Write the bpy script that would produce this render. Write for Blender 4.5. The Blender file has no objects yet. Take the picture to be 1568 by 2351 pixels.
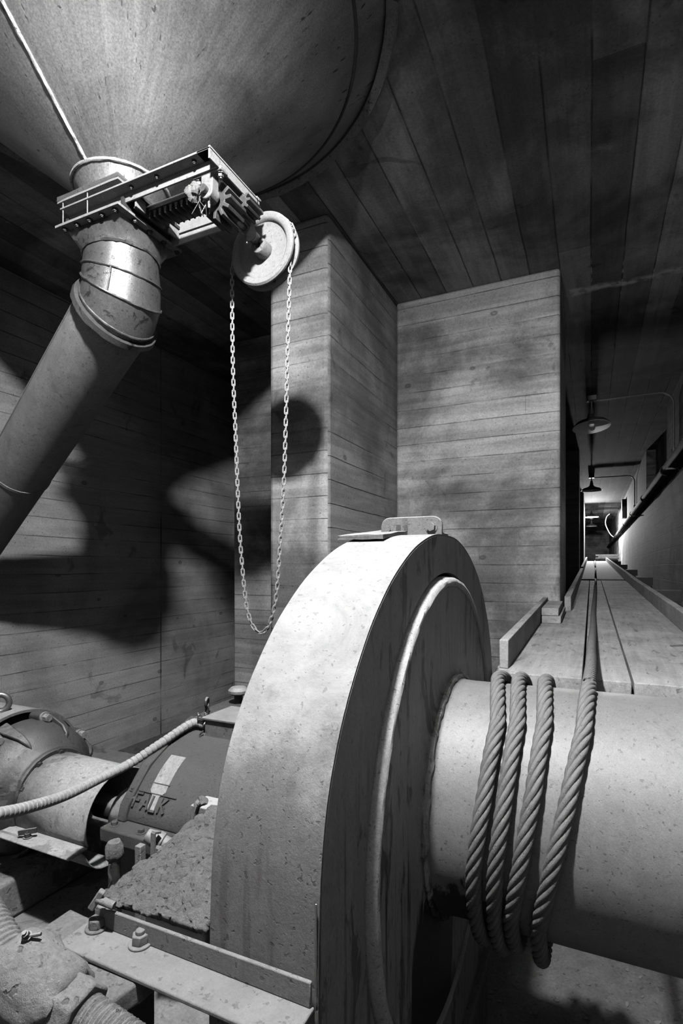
import bpy, bmesh, math, random
from mathutils import Vector, Matrix, noise as mnoise
random.seed(7)
PI = math.pi
SC = bpy.context.scene
COL = SC.collection

# ---------------------------------------------------------------- camera, world, light, exposure
EYE = 1.61                       # eye height above the pit floor; everything below is written relative to the eye
F = 1229.0
YAW = math.radians(25.035)       # the view looks 25 degrees left of the corridor (+Y)
cam = bpy.data.cameras.new('camera')
cam.sensor_fit = 'VERTICAL'
cam.sensor_height = 36.0
cam.lens = 36.0 * F / 2351.0
cam.shift_y = (1305 - 1175.5) / 2351.0
cam.clip_start = 0.02
cam.clip_end = 100
camo = bpy.data.objects.new('camera', cam)
COL.objects.link(camo)
camo.rotation_euler = (PI / 2, 0, YAW)
SC.camera = camo

w = bpy.data.worlds.new('world')
SC.world = w
w.use_nodes = True
w.node_tree.nodes['Background'].inputs[0].default_value = (0.02, 0.02, 0.02, 1)
w.node_tree.nodes['Background'].inputs[1].default_value = 0.0

LAMP = Vector((-0.40, 0.33, 1.62))   # bulb of the pendant lamp above the winch
KEY_W, FAR_W = 920.0, 1250.0


def lamp_light(name, p, watts, r):
    l = bpy.data.lights.new(name, 'POINT')
    l.energy = watts
    l.shadow_soft_size = r
    o = bpy.data.objects.new(name, l)
    COL.objects.link(o)
    o.location = p
    return o


lamp_light('pendant_light', LAMP, KEY_W, 0.045)
lamp_light('corridor_light', (0.0, 19.2, 1.635), FAR_W, 0.05)

SC.view_settings.view_transform = 'Standard'
SC.view_settings.look = 'None'
SC.view_settings.gamma = 1.0
SC.view_settings.use_curve_mapping = False
SC.view_settings.exposure = 0.0
SC.cycles.use_denoising = True
SC.cycles.use_adaptive_sampling = True
SC.cycles.adaptive_threshold = 0.025
SC.cycles.max_bounces = 6
SC.cycles.diffuse_bounces = 4

# ---------------------------------------------------------------- pixel rays (only to turn measurements into positions)
cs, sn = math.cos(YAW), math.sin(YAW)


def ray(u, v):
    r = (u - 784.0) / F
    return Vector((r * cs - sn, r * sn + cs, -(v - 1305.0) / F))


def onX(u, v, X):
    d = ray(u, v)
    return d * (X / d.x)


def onY(u, v, Y):
    d = ray(u, v)
    return d * (Y / d.y)


def onZ(u, v, Z):
    d = ray(u, v)
    return d * (Z / d.z)


def onT(u, v, t):
    return ray(u, v) * t


# ---------------------------------------------------------------- mesh helpers
class MB:
    def __init__(self):
        self.bm = bmesh.new()

    def verts(self, pts):
        return [self.bm.verts.new(Vector(p)) for p in pts]

    def face(self, vs):
        try:
            return self.bm.faces.new(vs)
        except ValueError:
            return None

    def box(self, x0, x1, y0, y1, z0, z1):
        v = self.verts([(x0, y0, z0), (x1, y0, z0), (x1, y1, z0), (x0, y1, z0), (x0, y0, z1), (x1, y0, z1), (x1, y1, z1), (x0, y1, z1)])
        for f in ((3, 2, 1, 0), (4, 5, 6, 7), (0, 1, 5, 4), (1, 2, 6, 5), (2, 3, 7, 6), (3, 0, 4, 7)):
            self.face([v[i] for i in f])
        return self

    def hexa(self, p):               # eight corners: bottom ring then top ring
        v = self.verts(p)
        for f in ((3, 2, 1, 0), (4, 5, 6, 7), (0, 1, 5, 4), (1, 2, 6, 5), (2, 3, 7, 6), (3, 0, 4, 7)):
            self.face([v[i] for i in f])
        return self

    def bar(self, p0, p1, w, h, up=(0, 0, 1)):
        p0, p1 = Vector(p0), Vector(p1)
        d = (p1 - p0).normalized()
        s = d.cross(Vector(up)).normalized() * (w / 2)
        u = s.cross(d).normalized() * (h / 2)
        self.hexa([p0 - s - u, p1 - s - u, p1 + s - u, p0 + s - u, p0 - s + u, p1 - s + u, p1 + s + u, p0 + s + u])
        return self

    def rings(self, rings, cap0=True, cap1=True, closed=False):
        vs = [self.verts(r) for r in rings]
        n = len(vs[0])
        m = len(vs)
        for i in range(m if closed else m - 1):
            a, b = vs[i], vs[(i + 1) % m]
            for j in range(n):
                self.face([a[j], a[(j + 1) % n], b[(j + 1) % n], b[j]])
        if not closed:
            if cap0:
                self.face(list(reversed(vs[0])))
            if cap1:
                self.face(vs[-1])
        return self

    def cyl(self, p0, p1, r0, r1=None, n=24, cap=True, rot=0.0):
        p0, p1 = Vector(p0), Vector(p1)
        r1 = r0 if r1 is None else r1
        q = (p1 - p0).to_track_quat('Z', 'Y')
        R = []
        for p, r in ((p0, r0), (p1, r1)):
            R.append([p + q @ Vector((r * math.cos(2 * PI * k / n + rot), r * math.sin(2 * PI * k / n + rot), 0)) for k in range(n)])
        return self.rings(R, cap, cap)

    def lathe(self, prof, origin, axis, n=48, closed=False):
        """prof: (radius, distance along the axis)"""
        o, ax = Vector(origin), Vector(axis).normalized()
        q = ax.to_track_quat('Z', 'Y')
        R = []
        for r, h in prof:
            R.append([o + ax * h + q @ Vector((r * math.cos(2 * PI * k / n), r * math.sin(2 * PI * k / n), 0)) for k in range(n)])
        return self.rings(R, not closed, not closed, closed)

    def tube(self, path, r, n=10, cap=True, closed=False):
        pts = [Vector(p) for p in path]
        rad = r if callable(r) else (lambda i: r)
        fr = frames(pts, closed)
        R = []
        for i, p in enumerate(pts):
            a, b = fr[i]
            R.append([p + (a * math.cos(2 * PI * k / n) + b * math.sin(2 * PI * k / n)) * rad(i) for k in range(n)])
        return self.rings(R, cap, cap, closed)

    def prism(self, poly, axis, a0, a1):
        """poly: outline in the plane across `axis` ('x': (y,z), 'y': (x,z), 'z': (x,y))"""
        def P(p, a):
            return {'x': (a, p[0], p[1]), 'y': (p[0], a, p[1]), 'z': (p[0], p[1], a)}[axis]
        return self.rings([[P(p, a0) for p in poly], [P(p, a1) for p in poly]])

    def torus(self, c, axis, R, r, n=24, m=10):
        q = Vector(axis).to_track_quat('Z', 'Y')
        c = Vector(c)
        path = [c + q @ Vector((R * math.cos(2 * PI * k / n), R * math.sin(2 * PI * k / n), 0)) for k in range(n)]
        return self.tube(path, r, m, closed=True)

    def sphere(self, c, r, n=16, m=10, sc=(1, 1, 1)):
        c = Vector(c)
        R = []
        for i in range(1, m):
            th = PI * i / m
            R.append([c + Vector((r * sc[0] * math.sin(th) * math.cos(2 * PI * k / n), r * sc[1] * math.sin(th) * math.sin(2 * PI * k / n), r * sc[2] * math.cos(th))) for k in range(n)])
        return self.rings(R)

    def bolt(self, p, axis, r, h, stud=True):
        p, a = Vector(p), Vector(axis).normalized()
        self.cyl(p, p + a * h * 0.2, r * 1.35, n=20)
        self.cyl(p + a * h * 0.2, p + a * h, r, r * 0.97, n=6, rot=random.random())
        if stud:
            self.cyl(p + a * h, p + a * h * 1.35, r * 0.55, n=12)
        return self

    def rough(self, amp, scale, seed=0.0, n=0):
        if n:
            bmesh.ops.subdivide_edges(self.bm, edges=self.bm.edges[:], cuts=n, use_grid_fill=True)
        self.bm.normal_update()
        for v in self.bm.verts:
            k = mnoise.fractal(v.co * scale + Vector((seed, seed * 2, 0)), 0.8, 2.0, 4)
            v.co += v.normal * k * amp
        return self


def frames(pts, closed=False):
    n = len(pts)
    tg = []
    for i in range(n):
        a = pts[(i - 1) % n] if (closed or i > 0) else pts[i]
        b = pts[(i + 1) % n] if (closed or i < n - 1) else pts[i]
        tg.append((b - a).normalized())
    t0 = tg[0]
    ref = Vector((0, 0, 1)) if abs(t0.z) < 0.9 else Vector((1, 0, 0))
    a = t0.cross(ref).normalized()
    out = []
    for i in range(n):
        t = tg[i]
        a = (a - t * a.dot(t))
        if a.length < 1e-6:
            a = t.orthogonal()
        a.normalize()
        out.append((a.copy(), t.cross(a).normalized()))
    return out


def smooth_path(pts, step):
    """Catmull-Rom through pts, sampled about every `step`"""
    P = [Vector(p) for p in pts]
    P = [P[0] * 2 - P[1]] + P + [P[-1] * 2 - P[-2]]
    out = []
    for i in range(1, len(P) - 2):
        L = (P[i + 1] - P[i]).length
        k = max(1, int(L / step))
        for j in range(k):
            t = j / k
            a, b, c, d = P[i - 1], P[i], P[i + 1], P[i + 2]
            out.append(0.5 * ((2 * b) + (c - a) * t + (2 * a - 5 * b + 4 * c - d) * t * t + (3 * b - a - 3 * c + d) * t ** 3))
    out.append(P[-2])
    return out


def build(name, mb, material, parent=None, bev=0.0, smooth=35, base=None, seg=2):
    bm = mb.bm
    bmesh.ops.remove_doubles(bm, verts=bm.verts, dist=1e-5)
    bmesh.ops.recalc_face_normals(bm, faces=bm.faces)
    if parent is not None:
        o0 = Vector((0, 0, 0))
        q = parent
        while q is not None:
            o0 += q.location
            q = q.parent
    else:
        lo = Vector([min(v.co[i] for v in bm.verts) for i in range(3)])
        hi = Vector([max(v.co[i] for v in bm.verts) for i in range(3)])
        o0 = Vector(base) if base else Vector(((lo.x + hi.x) / 2, (lo.y + hi.y) / 2, lo.z))
    bmesh.ops.translate(bm, verts=bm.verts, vec=-o0)
    me = bpy.data.meshes.new(name)
    bm.to_mesh(me)
    bm.free()
    me.materials.append(material)
    if smooth:
        me.shade_smooth()
        me.set_sharp_from_angle(angle=math.radians(smooth))
    o = bpy.data.objects.new(name, me)
    COL.objects.link(o)
    if parent is not None:
        o.parent = parent
    else:
        o.location = o0
    if bev:
        m = o.modifiers.new('bevel', 'BEVEL')
        m.width = bev
        m.segments = seg
        m.limit_method = 'ANGLE'
        m.angle_limit = math.radians(40)
    return o


def tag(o, label, cat, group=None):
    o['label'] = label
    o['category'] = cat
    if group:
        o['group'] = group
    return o


def thing(name, label, cat, loc, group=None):
    o = bpy.data.objects.new(name, None)
    o.empty_display_size = 0.1
    COL.objects.link(o)
    o.location = loc
    return tag(o, label, cat, group)


def struct(name, mb, material, **k):
    o = build(name, mb, material, **k)
    o['kind'] = 'structure'
    return o


# ---------------------------------------------------------------- materials
TONE = 0.22                       # shade put into colour: darkens every albedo below to cut bounced fill


class NT:
    def __init__(self, name):
        self.m = bpy.data.materials.new(name)
        self.m.use_nodes = True
        self.t = self.m.node_tree
        self.b = self.t.nodes['Principled BSDF']

    def n(self, kind, **k):
        x = self.t.nodes.new(kind)
        for a, v in k.items():
            setattr(x, a, v)
        return x

    def link(self, a, b):
        self.t.links.new(a, b)

    def put(self, sock, v):
        if isinstance(v, (int, float)):
            sock.default_value = v
        elif isinstance(v, tuple):
            sock.default_value = v
        else:
            self.link(v, sock)

    def math(self, op, a, b=0.0, c=0.0, clamp=False):
        x = self.n('ShaderNodeMath', operation=op, use_clamp=clamp)
        self.put(x.inputs[0], a)
        self.put(x.inputs[1], b)
        self.put(x.inputs[2], c)
        return x.outputs[0]

    def comb(self, a, b, c):
        x = self.n('ShaderNodeCombineXYZ')
        for i, v in enumerate((a, b, c)):
            self.put(x.inputs[i], v)
        return x.outputs[0]

    def noise(self, vec, scale, detail=6, rough=0.6, dist=0.0):
        x = self.n('ShaderNodeTexNoise')
        self.link(vec, x.inputs['Vector'])
        x.inputs['Scale'].default_value = scale
        x.inputs['Detail'].default_value = detail
        x.inputs['Roughness'].default_value = rough
        x.inputs['Distortion'].default_value = dist
        return x.outputs[0]

    def white(self, a, b):
        x = self.n('ShaderNodeTexWhiteNoise', noise_dimensions='2D')
        self.link(self.comb(a, b, 0.0), x.inputs['Vector'])
        return x.outputs[0]

    def voro(self, vec, scale, feature='F1'):
        x = self.n('ShaderNodeTexVoronoi', feature=feature)
        self.link(vec, x.inputs['Vector'])
        x.inputs['Scale'].default_value = scale
        return x.outputs['Distance']

    def step(self, v, lo, hi, a=0.0, b=1.0):
        x = self.n('ShaderNodeMapRange', interpolation_type='SMOOTHSTEP')
        self.put(x.inputs[0], v)
        for i, q in enumerate((lo, hi, a, b)):
            self.put(x.inputs[1 + i], q)
        return x.outputs[0]

    def mix(self, f, a, b):
        x = self.n('ShaderNodeMix', data_type='FLOAT')
        self.put(x.inputs[0], f)
        self.put(x.inputs[2], a)
        self.put(x.inputs[3], b)
        return x.outputs[0]

    def scalev(self, vec, sx, sy, sz):
        x = self.n('ShaderNodeMapping')
        self.link(vec, x.inputs[0])
        x.inputs['Scale'].default_value = (sx, sy, sz)
        return x.outputs[0]

    def finish(self, val, rough, metal, height=None, bump=0.3, dist=0.004, spec=0.3):
        val = self.math('MULTIPLY', val, TONE)
        g = self.n('ShaderNodeCombineColor')
        for i in range(3):
            self.link(val, g.inputs[i])
        self.link(g.outputs[0], self.b.inputs['Base Color'])
        self.put(self.b.inputs['Roughness'], rough)
        self.put(self.b.inputs['Metallic'], metal)
        self.b.inputs['Specular IOR Level'].default_value = spec
        if height is not None:
            bp = self.n('ShaderNodeBump')
            bp.inputs['Strength'].default_value = bump
            bp.inputs['Distance'].default_value = dist
            self.link(height, bp.inputs['Height'])
            self.link(bp.outputs[0], self.b.inputs['Normal'])
        return self.m


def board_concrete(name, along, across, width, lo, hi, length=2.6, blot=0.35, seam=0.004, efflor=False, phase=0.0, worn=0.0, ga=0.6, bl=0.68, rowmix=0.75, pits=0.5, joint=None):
    """concrete cast against sawn boards: rows of boards with grain, butt joints, knots and pits"""
    t = NT(name)
    geo = t.n('ShaderNodeNewGeometry')
    pos = geo.outputs['Position']
    sp = t.n('ShaderNodeSeparateXYZ')
    t.link(pos, sp.inputs[0])
    ix = {'x': 0, 'y': 1, 'z': 2}
    A = sp.outputs[ix[along]]
    B0 = sp.outputs[ix[across]]
    wob = t.noise(pos, 1.3, 2)
    B = t.math('ADD', t.math('MULTIPLY_ADD', t.math('SUBTRACT', wob, 0.5), 0.018, B0), phase)
    q = t.math('DIVIDE', B, width)
    row = t.math('FLOOR', q)
    fr = t.math('FRACT', q)
    rr = t.white(row, 3.7)
    qa = t.math('DIVIDE', t.math('MULTIPLY_ADD', rr, 7.3, A), length)
    colm = t.math('FLOOR', qa)
    fa = t.math('FRACT', qa)
    br = t.white(row, colm)
    edge = t.math('MULTIPLY', t.math('MINIMUM', fr, t.math('SUBTRACT', 1.0, fr)), width)
    enda = t.math('MULTIPLY', t.math('MINIMUM', fa, t.math('SUBTRACT', 1.0, fa)), length)
    en = t.noise(pos, 7.0, 4)
    s1 = t.step(edge, 0.0, t.math('MULTIPLY', en, seam * 2.2), 1.0, 0.0)
    s2 = t.step(enda, 0.0, seam * 0.7, 0.45, 0.0)
    sm = t.math('MAXIMUM', s1, s2)
    if joint is not None:
        jd = t.math('ABSOLUTE', t.math('SUBTRACT', A, joint))
        sm = t.math('MAXIMUM', sm, t.step(jd, 0.002, 0.012, 1.0, 0.0))
    sm = t.math('MULTIPLY', sm, t.step(t.noise(pos, 2.1, 3), 0.38, 0.6, 0.15, 1.0))
    gv = t.comb(t.math('MULTIPLY', A, 1.6), t.math('MULTIPLY', B, 42.0), t.math('MULTIPLY', br, 19.0))
    grain = t.noise(gv, 1.6, 8, 0.65, 0.6)
    blotch = t.noise(pos, 1.1, 8, 0.62, 0.3)
    fine = t.noise(pos, 80.0, 6, 0.78)
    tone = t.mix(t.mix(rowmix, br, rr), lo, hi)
    band = t.noise(t.comb(t.math('MULTIPLY', A, 0.7), t.math('MULTIPLY', B, 9.0), rr), 1.3, 6, 0.6, 0.4)
    tone = t.math('MULTIPLY', tone, t.step(band, 0.36, 0.62, bl, 1.10))
    val = t.math('MULTIPLY', tone, t.math('MULTIPLY_ADD', t.math('SUBTRACT', grain, 0.5), ga, 1.0))
    val = t.math('MULTIPLY', val, t.step(blotch, 0.38, 0.60, 1.0 - blot, 1.0 + blot * 0.4))
    val = t.math('MULTIPLY', val, t.math('MULTIPLY_ADD', t.math('SUBTRACT', fine, 0.5), 1.5, 1.0))
    # knots: rings with a dark rim
    kv = t.comb(t.math('MULTIPLY', A, 1.0), t.math('MULTIPLY', B, 1.5), t.math('MULTIPLY', row, 1.0))
    kd = t.voro(kv, 2.3)
    knot = t.math('MULTIPLY', t.step(kd, 0.035, 0.075, 1.0, 0.0), t.step(kd, 0.0, 0.05, 0.45, 1.0))
    val = t.math('MULTIPLY', val, t.math('MULTIPLY_ADD', knot, -0.6, 1.0))
    # damp stains
    st = t.step(t.noise(t.scalev(pos, 1.0, 1.0, 1.0), 3.4, 5, 0.55, 1.2), 0.63, 0.70)
    val = t.math('MULTIPLY', val, t.math('MULTIPLY_ADD', st, -0.38, 1.0))
    pit = t.step(t.voro(pos, 33.0), 0.06, 0.13, 1.0, 0.0)
    pit = t.math('MULTIPLY', pit, t.step(t.noise(pos, 3.0, 2), 0.45, 0.6))
    val = t.math('MULTIPLY', val, t.math('MULTIPLY_ADD', pit, -pits, 1.0))
    val = t.math('MULTIPLY', val, t.math('MULTIPLY_ADD', sm, -0.75, 1.0))
    if worn:
        pale = t.step(t.noise(pos, 9.0, 6, 0.7, 0.8), 0.60, 0.67)
        pale = t.math('MULTIPLY', pale, t.step(t.noise(pos, 1.7, 2), 0.5, 0.62))
        val = t.mix(t.math('MULTIPLY', pale, worn), val, 0.45)
    if efflor:
        # white lime deposit along the construction joint across the ceiling, and where it meets the board seams
        jit = t.math('MULTIPLY_ADD', t.math('SUBTRACT', t.noise(pos, 6.0, 4), 0.5), 0.22, sp.outputs[1])
        d = t.math('ABSOLUTE', t.math('SUBTRACT', jit, 4.22))
        band = t.step(d, 0.0, 0.07, 1.0, 0.0)
        band = t.math('MULTIPLY', band, t.step(t.noise(pos, 8.0, 5, 0.7), 0.40, 0.52))
        band = t.math('MULTIPLY', band, t.step(sp.outputs[0], -0.22, -0.1))
        near = t.step(t.math('ABSOLUTE', t.math('SUBTRACT', sp.outputs[1], 4.15)), 0.0, 0.45, 1.0, 0.0)
        drip = t.math('MULTIPLY', t.math('MULTIPLY', s1, near), t.step(t.noise(pos, 11.0, 3), 0.45, 0.6))
        lime = t.math('MULTIPLY', t.math('MAXIMUM', band, drip), 0.95)
        val = t.mix(lime, val, 1.6)
    h = t.math('ADD', t.math('MULTIPLY', grain, 0.5), t.math('MULTIPLY', fine, 0.35))
    h = t.math('ADD', h, t.math('MULTIPLY', br, 0.6))
    h = t.math('SUBTRACT', h, t.math('MULTIPLY', sm, 1.2))
    h = t.math('SUBTRACT', h, t.math('MULTIPLY', pit, 1.0))
    return t.finish(val, 0.85, 0.0, h, 0.55, 0.006, 0.2)


def coat(name, base, var=0.35, ns=5.0, fine=70.0, rough=0.75, metal=0.0, bump=0.35, dist=0.003, dust=0.0, dust_c=0.55,
         patch=0.0, patch_c=0.05, patch_s=4.0, pitted=0.0, pit_s=40.0, spec=0.3, stretch=(1, 1, 1), streak=0.0, splat=None, world=False, patch_t=0.60, grit=1.0, cloud=0.0):
    """worn, dusty coat on metal or stone: cloudy tone, grit, chips, settled dust on what faces up, runs of dirt"""
    t = NT(name)
    if world:
        pos = t.n('ShaderNodeNewGeometry').outputs['Position']
    else:
        pos = t.n('ShaderNodeTexCoord').outputs['Object']
    sv = t.scalev(pos, *stretch)
    big = t.noise(sv, ns, 10, 0.68, 0.4)
    fi = t.noise(sv, fine * 2.2, 5, 0.8)
    val = t.math('MULTIPLY', t.math('MULTIPLY_ADD', t.math('SUBTRACT', big, 0.5), var * 3.0, 1.0), base)
    mid = t.noise(sv, ns * 6.0, 9, 0.78, 0.5)
    val = t.math('MULTIPLY', val, t.math('MULTIPLY_ADD', t.math('SUBTRACT', fi, 0.5), (1.4 * var + 1.3) * grit, 1.0))
    val = t.math('MULTIPLY', val, t.math('MULTIPLY_ADD', t.math('SUBTRACT', mid, 0.5), (1.6 * var + 0.7) * grit, 1.0))
    chip = t.math('MULTIPLY', t.step(t.noise(sv, ns * 12.0, 4, 0.65, 1.5), 0.62, 0.67), 0.22 * grit)
    speck = t.math('MULTIPLY', t.step(t.noise(sv, fine * 0.9, 2, 0.5), 0.64, 0.70), 0.45 * grit)
    chip = t.math('MAXIMUM', chip, speck)
    val = t.math('MULTIPLY', val, t.math('SUBTRACT', 1.0, chip))
    h = t.math('ADD', t.math('MULTIPLY', fi, 0.6), t.math('MULTIPLY', big, 0.8))
    h = t.math('ADD', h, t.math('MULTIPLY', mid, 0.6))
    h = t.math('SUBTRACT', h, chip)
    if streak:
        sx = t.noise(t.scalev(pos, 38.0, 38.0, 1.4), 1.0, 5, 0.6)
        k = t.math('MULTIPLY', t.step(sx, 0.55, 0.63), t.step(t.noise(pos, 2.5, 3), 0.40, 0.58))
        val = t.math('MULTIPLY', val, t.math('MULTIPLY_ADD', k, -streak, 1.0))
    if dust:
        nz = t.n('ShaderNodeSeparateXYZ')
        t.link(t.n('ShaderNodeNewGeometry').outputs['Normal'], nz.inputs[0])
        k = t.math('MULTIPLY', t.step(t.math('MULTIPLY_ADD', t.math('SUBTRACT', t.noise(pos, 6.0, 7, 0.7), 0.5), 1.3, nz.outputs[2]), 0.30, 0.62), dust)
        dc = t.math('MULTIPLY', t.math('MULTIPLY_ADD', t.math('SUBTRACT', t.noise(pos, 7.0, 11, 0.78, 0.6), 0.5), 2.0, 1.0), dust_c)
        dc = t.math('MULTIPLY', dc, t.math('SUBTRACT', 1.0, t.math('MULTIPLY', chip, 0.7)))
        val = t.mix(k, val, dc)
        h = t.math('ADD', h, t.math('MULTIPLY', k, 0.9))
    if patch:
        k = t.math('MULTIPLY', t.step(t.noise(sv, patch_s, 9, 0.68, 0.8), patch_t, patch_t + 0.05), patch)
        val = t.mix(k, val, patch_c)
        h = t.math('SUBTRACT', h, t.math('MULTIPLY', k, 0.6))
    if pitted:
        d = t.voro(t.scalev(pos, 1.0, 1.0, 1.0), pit_s)
        k = t.math('MULTIPLY', t.step(d, 0.12, 0.26, 1.0, 0.0), t.step(t.noise(pos, ns * 0.7, 3), 0.45, 0.6))
        k = t.math('MULTIPLY', k, pitted)
        val = t.mix(k, val, 0.02)
        h = t.math('SUBTRACT', h, k)
    if splat:
        # an oil spill round a point: (centre, radius, tone), ragged outline
        for (cx, cy, cz), R, tone, stz in splat:
            mp = t.n('ShaderNodeMapping')
            t.link(pos, mp.inputs[0])
            mp.inputs['Location'].default_value = (-cx, -cy, -cz * stz)
            mp.inputs['Scale'].default_value = (1, 1, stz)
            ln = t.n('ShaderNodeVectorMath', operation='LENGTH')
            t.link(mp.outputs[0], ln.inputs[0])
            jag = t.math('MULTIPLY', t.math('SUBTRACT', t.noise(t.scalev(pos, 30, 30, 2.2), 1.0, 6, 0.7), 0.5), R * 1.5)
            dd = t.math('ADD', ln.outputs['Value'], jag)
            k = t.step(dd, R * 0.75, R * 0.9, 1.0, 0.0)
            val = t.mix(k, val, tone)
    val = t.math('MAXIMUM', val, 0.004)
    return t.finish(val, rough, metal, h, bump, dist, spec)


def hopper_mat():
    t = NT('dusty_steel_cone')
    pos = t.n('ShaderNodeTexCoord').outputs['Object']
    sp = t.n('ShaderNodeSeparateXYZ')
    t.link(pos, sp.inputs[0])
    ang = t.math('ARCTAN2', sp.outputs[1], sp.outputs[0])
    rad = t.math('SQRT', t.math('ADD', t.math('MULTIPLY', sp.outputs[0], sp.outputs[0]), t.math('MULTIPLY', sp.outputs[1], sp.outputs[1])))
    lg = t.math('LOGARITHM', t.math('ADD', rad, 0.05), 2.718)
    st = t.noise(t.comb(t.math('MULTIPLY', ang, 22.0), t.math('MULTIPLY', rad, 2.6), 0.0), 1.0, 6, 0.62, 0.3)
    cl = t.noise(pos, 3.0, 7, 0.6, 0.5)
    fi = t.noise(pos, 170.0, 3, 0.7)
    val = t.math('MULTIPLY', 0.85, t.math('MULTIPLY_ADD', t.math('SUBTRACT', st, 0.5), 0.55, 1.0))
    val = t.math('MULTIPLY', val, t.math('MULTIPLY_ADD', t.math('SUBTRACT', cl, 0.5), 2.0, 1.0))
    val = t.math('MULTIPLY', val, t.math('MULTIPLY_ADD', t.math('SUBTRACT', fi, 0.5), 1.6, 1.0))
    cv = t.comb(t.math('MULTIPLY', ang, 9.0), t.math('MULTIPLY', lg, 4.2), 0.0)
    ch = t.step(t.noise(cv, 3.2, 4, 0.62, 0.6), 0.655, 0.685)
    sc = t.math('MULTIPLY', t.step(t.voro(t.comb(t.math('MULTIPLY', ang, 30.0), t.math('MULTIPLY', lg, 12.0), 0.0), 1.0), 0.10, 0.22, 1.0, 0.0), t.step(t.noise(pos, 5.0, 3), 0.50, 0.62))
    mark = t.math('MAXIMUM', ch, sc)
    val = t.mix(t.math('MULTIPLY', mark, 0.85), val, 0.04)
    rough = t.math('MULTIPLY_ADD', mark, 0.3, t.math('MULTIPLY_ADD', st, 0.2, 0.30))
    h = t.math('SUBTRACT', t.math('ADD', t.math('MULTIPLY', fi, 0.5), t.math('MULTIPLY', st, 0.4)), mark)
    return t.finish(val, rough, 0.8, h, 0.22, 0.002, 0.5)


def plain(name, v, rough=0.6, metal=0.0, emit=0.0):
    t = NT(name)
    t.b.inputs['Base Color'].default_value = (v, v, v, 1)
    t.b.inputs['Roughness'].default_value = rough
    t.b.inputs['Metallic'].default_value = metal
    if emit:
        t.b.inputs['Emission Color'].default_value = (1, 1, 1, 1)
        t.b.inputs['Emission Strength'].default_value = emit
    return t.m


def wood(name, base, along='y', var=0.3, knots=0.5):
    t = NT(name)
    pos = t.n('ShaderNodeTexCoord').outputs['Object']
    s = {'x': (2.0, 34.0, 34.0), 'y': (34.0, 2.0, 34.0)}[along]
    g = t.noise(t.scalev(pos, *s), 1.2, 8, 0.65, 0.5)
    b = t.noise(pos, 3.5, 10, 0.72)
    f = t.noise(pos, 210.0, 4, 0.8)
    val = t.math('MULTIPLY', t.math('MULTIPLY_ADD', t.math('SUBTRACT', g, 0.5), var * 4.0, 1.0), base)
    val = t.math('MULTIPLY', val, t.math('MULTIPLY_ADD', t.math('SUBTRACT', b, 0.5), 2.4, 1.0))
    val = t.math('MULTIPLY', val, t.math('MULTIPLY_ADD', t.math('SUBTRACT', f, 0.5), 1.4, 1.0))
    sc_ = {'x': (1.0, 4.0, 4.0), 'y': (4.0, 1.0, 4.0)}[along]
    k = t.step(t.noise(t.scalev(pos, *sc_), 9.0, 5, 0.6, 1.0), 0.60, 0.66)
    val = t.math('MULTIPLY', val, t.math('MULTIPLY_ADD', k, -knots, 1.0))
    h = t.math('ADD', g, t.math('MULTIPLY', f, 0.4))
    return t.finish(val, 0.85, 0.0, h, 0.5, 0.003, 0.2)


M = {}
M['wall_back'] = board_concrete('board_formed_concrete_across', 'x', 'z', 0.128, 0.56, 0.80, length=5.4, phase=0.03, blot=0.6, ga=0.42, bl=0.74, pits=0.7)
M['wall_side'] = board_concrete('board_formed_concrete_along', 'y', 'z', 0.135, 0.74, 0.86, length=6.2, phase=0.05, blot=0.3, ga=0.32, bl=0.88, pits=0.8, joint=3.72)
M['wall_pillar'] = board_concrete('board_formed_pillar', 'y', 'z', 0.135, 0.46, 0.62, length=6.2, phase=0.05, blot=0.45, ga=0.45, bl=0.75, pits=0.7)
M['wall_corridor'] = board_concrete('board_formed_corridor', 'y', 'z', 0.19, 0.46, 0.66, length=3.4, phase=0.05, blot=0.65, ga=0.5, bl=0.7, pits=0.7)
M['ceiling'] = board_concrete('board_formed_ceiling', 'y', 'x', 0.19, 0.18, 0.85, length=3.1, blot=0.6, efflor=True, worn=0.6, seam=0.006, ga=0.45, bl=0.8, rowmix=0.5)
M['floor'] = coat('dark_oily_floor', 0.27, var=0.5, ns=3, fine=40, rough=0.8, bump=0.6, dist=0.01, world=True)
M['pad'] = coat('dirty_concrete_pad', 0.30, var=0.4, ns=4, fine=60, rough=0.9, bump=0.5, dist=0.006, patch=0.7, patch_c=0.07, patch_s=5, patch_t=0.55, world=True)
M['hopper'] = hopper_mat()
M['weld'] = coat('bright_weld_bead', 0.75, var=0.3, ns=60, rough=0.5, metal=0.2, bump=0.8, dist=0.003)
M['weld_dark'] = coat('dull_weld_bead', 0.10, var=0.4, ns=60, rough=0.6, metal=0.2, bump=0.8, dist=0.003)
M['rim'] = coat('rough_rim_metal', 0.42, var=0.4, ns=14, rough=0.8, bump=0.7, dist=0.005, patch=0.8, patch_c=0.03, patch_s=20)
M['galv'] = coat('dirty_galvanised_steel', 0.34, var=0.3, ns=8, fine=90, rough=0.38, metal=0.7, bump=0.3, dist=0.002, patch=0.75, patch_c=0.05, patch_s=16, patch_t=0.56, spec=0.5)
M['pipe'] = coat('dusty_chute_pipe', 0.42, var=0.3, ns=4, fine=110, rough=0.6, metal=0.2, bump=0.25, dist=0.002, patch=0.3, patch_c=0.1, patch_s=9)
M['frame'] = coat('dusty_painted_frame', 0.40, var=0.25, ns=9, fine=120, rough=0.75, bump=0.4, dust=0.9, dust_c=0.75, patch=0.5, patch_c=0.1, patch_s=18)
M['frame_dark'] = coat('dirty_dark_frame', 0.10, var=0.4, ns=12, fine=100, rough=0.8, bump=0.6, dust=0.9, dust_c=0.6)
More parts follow.
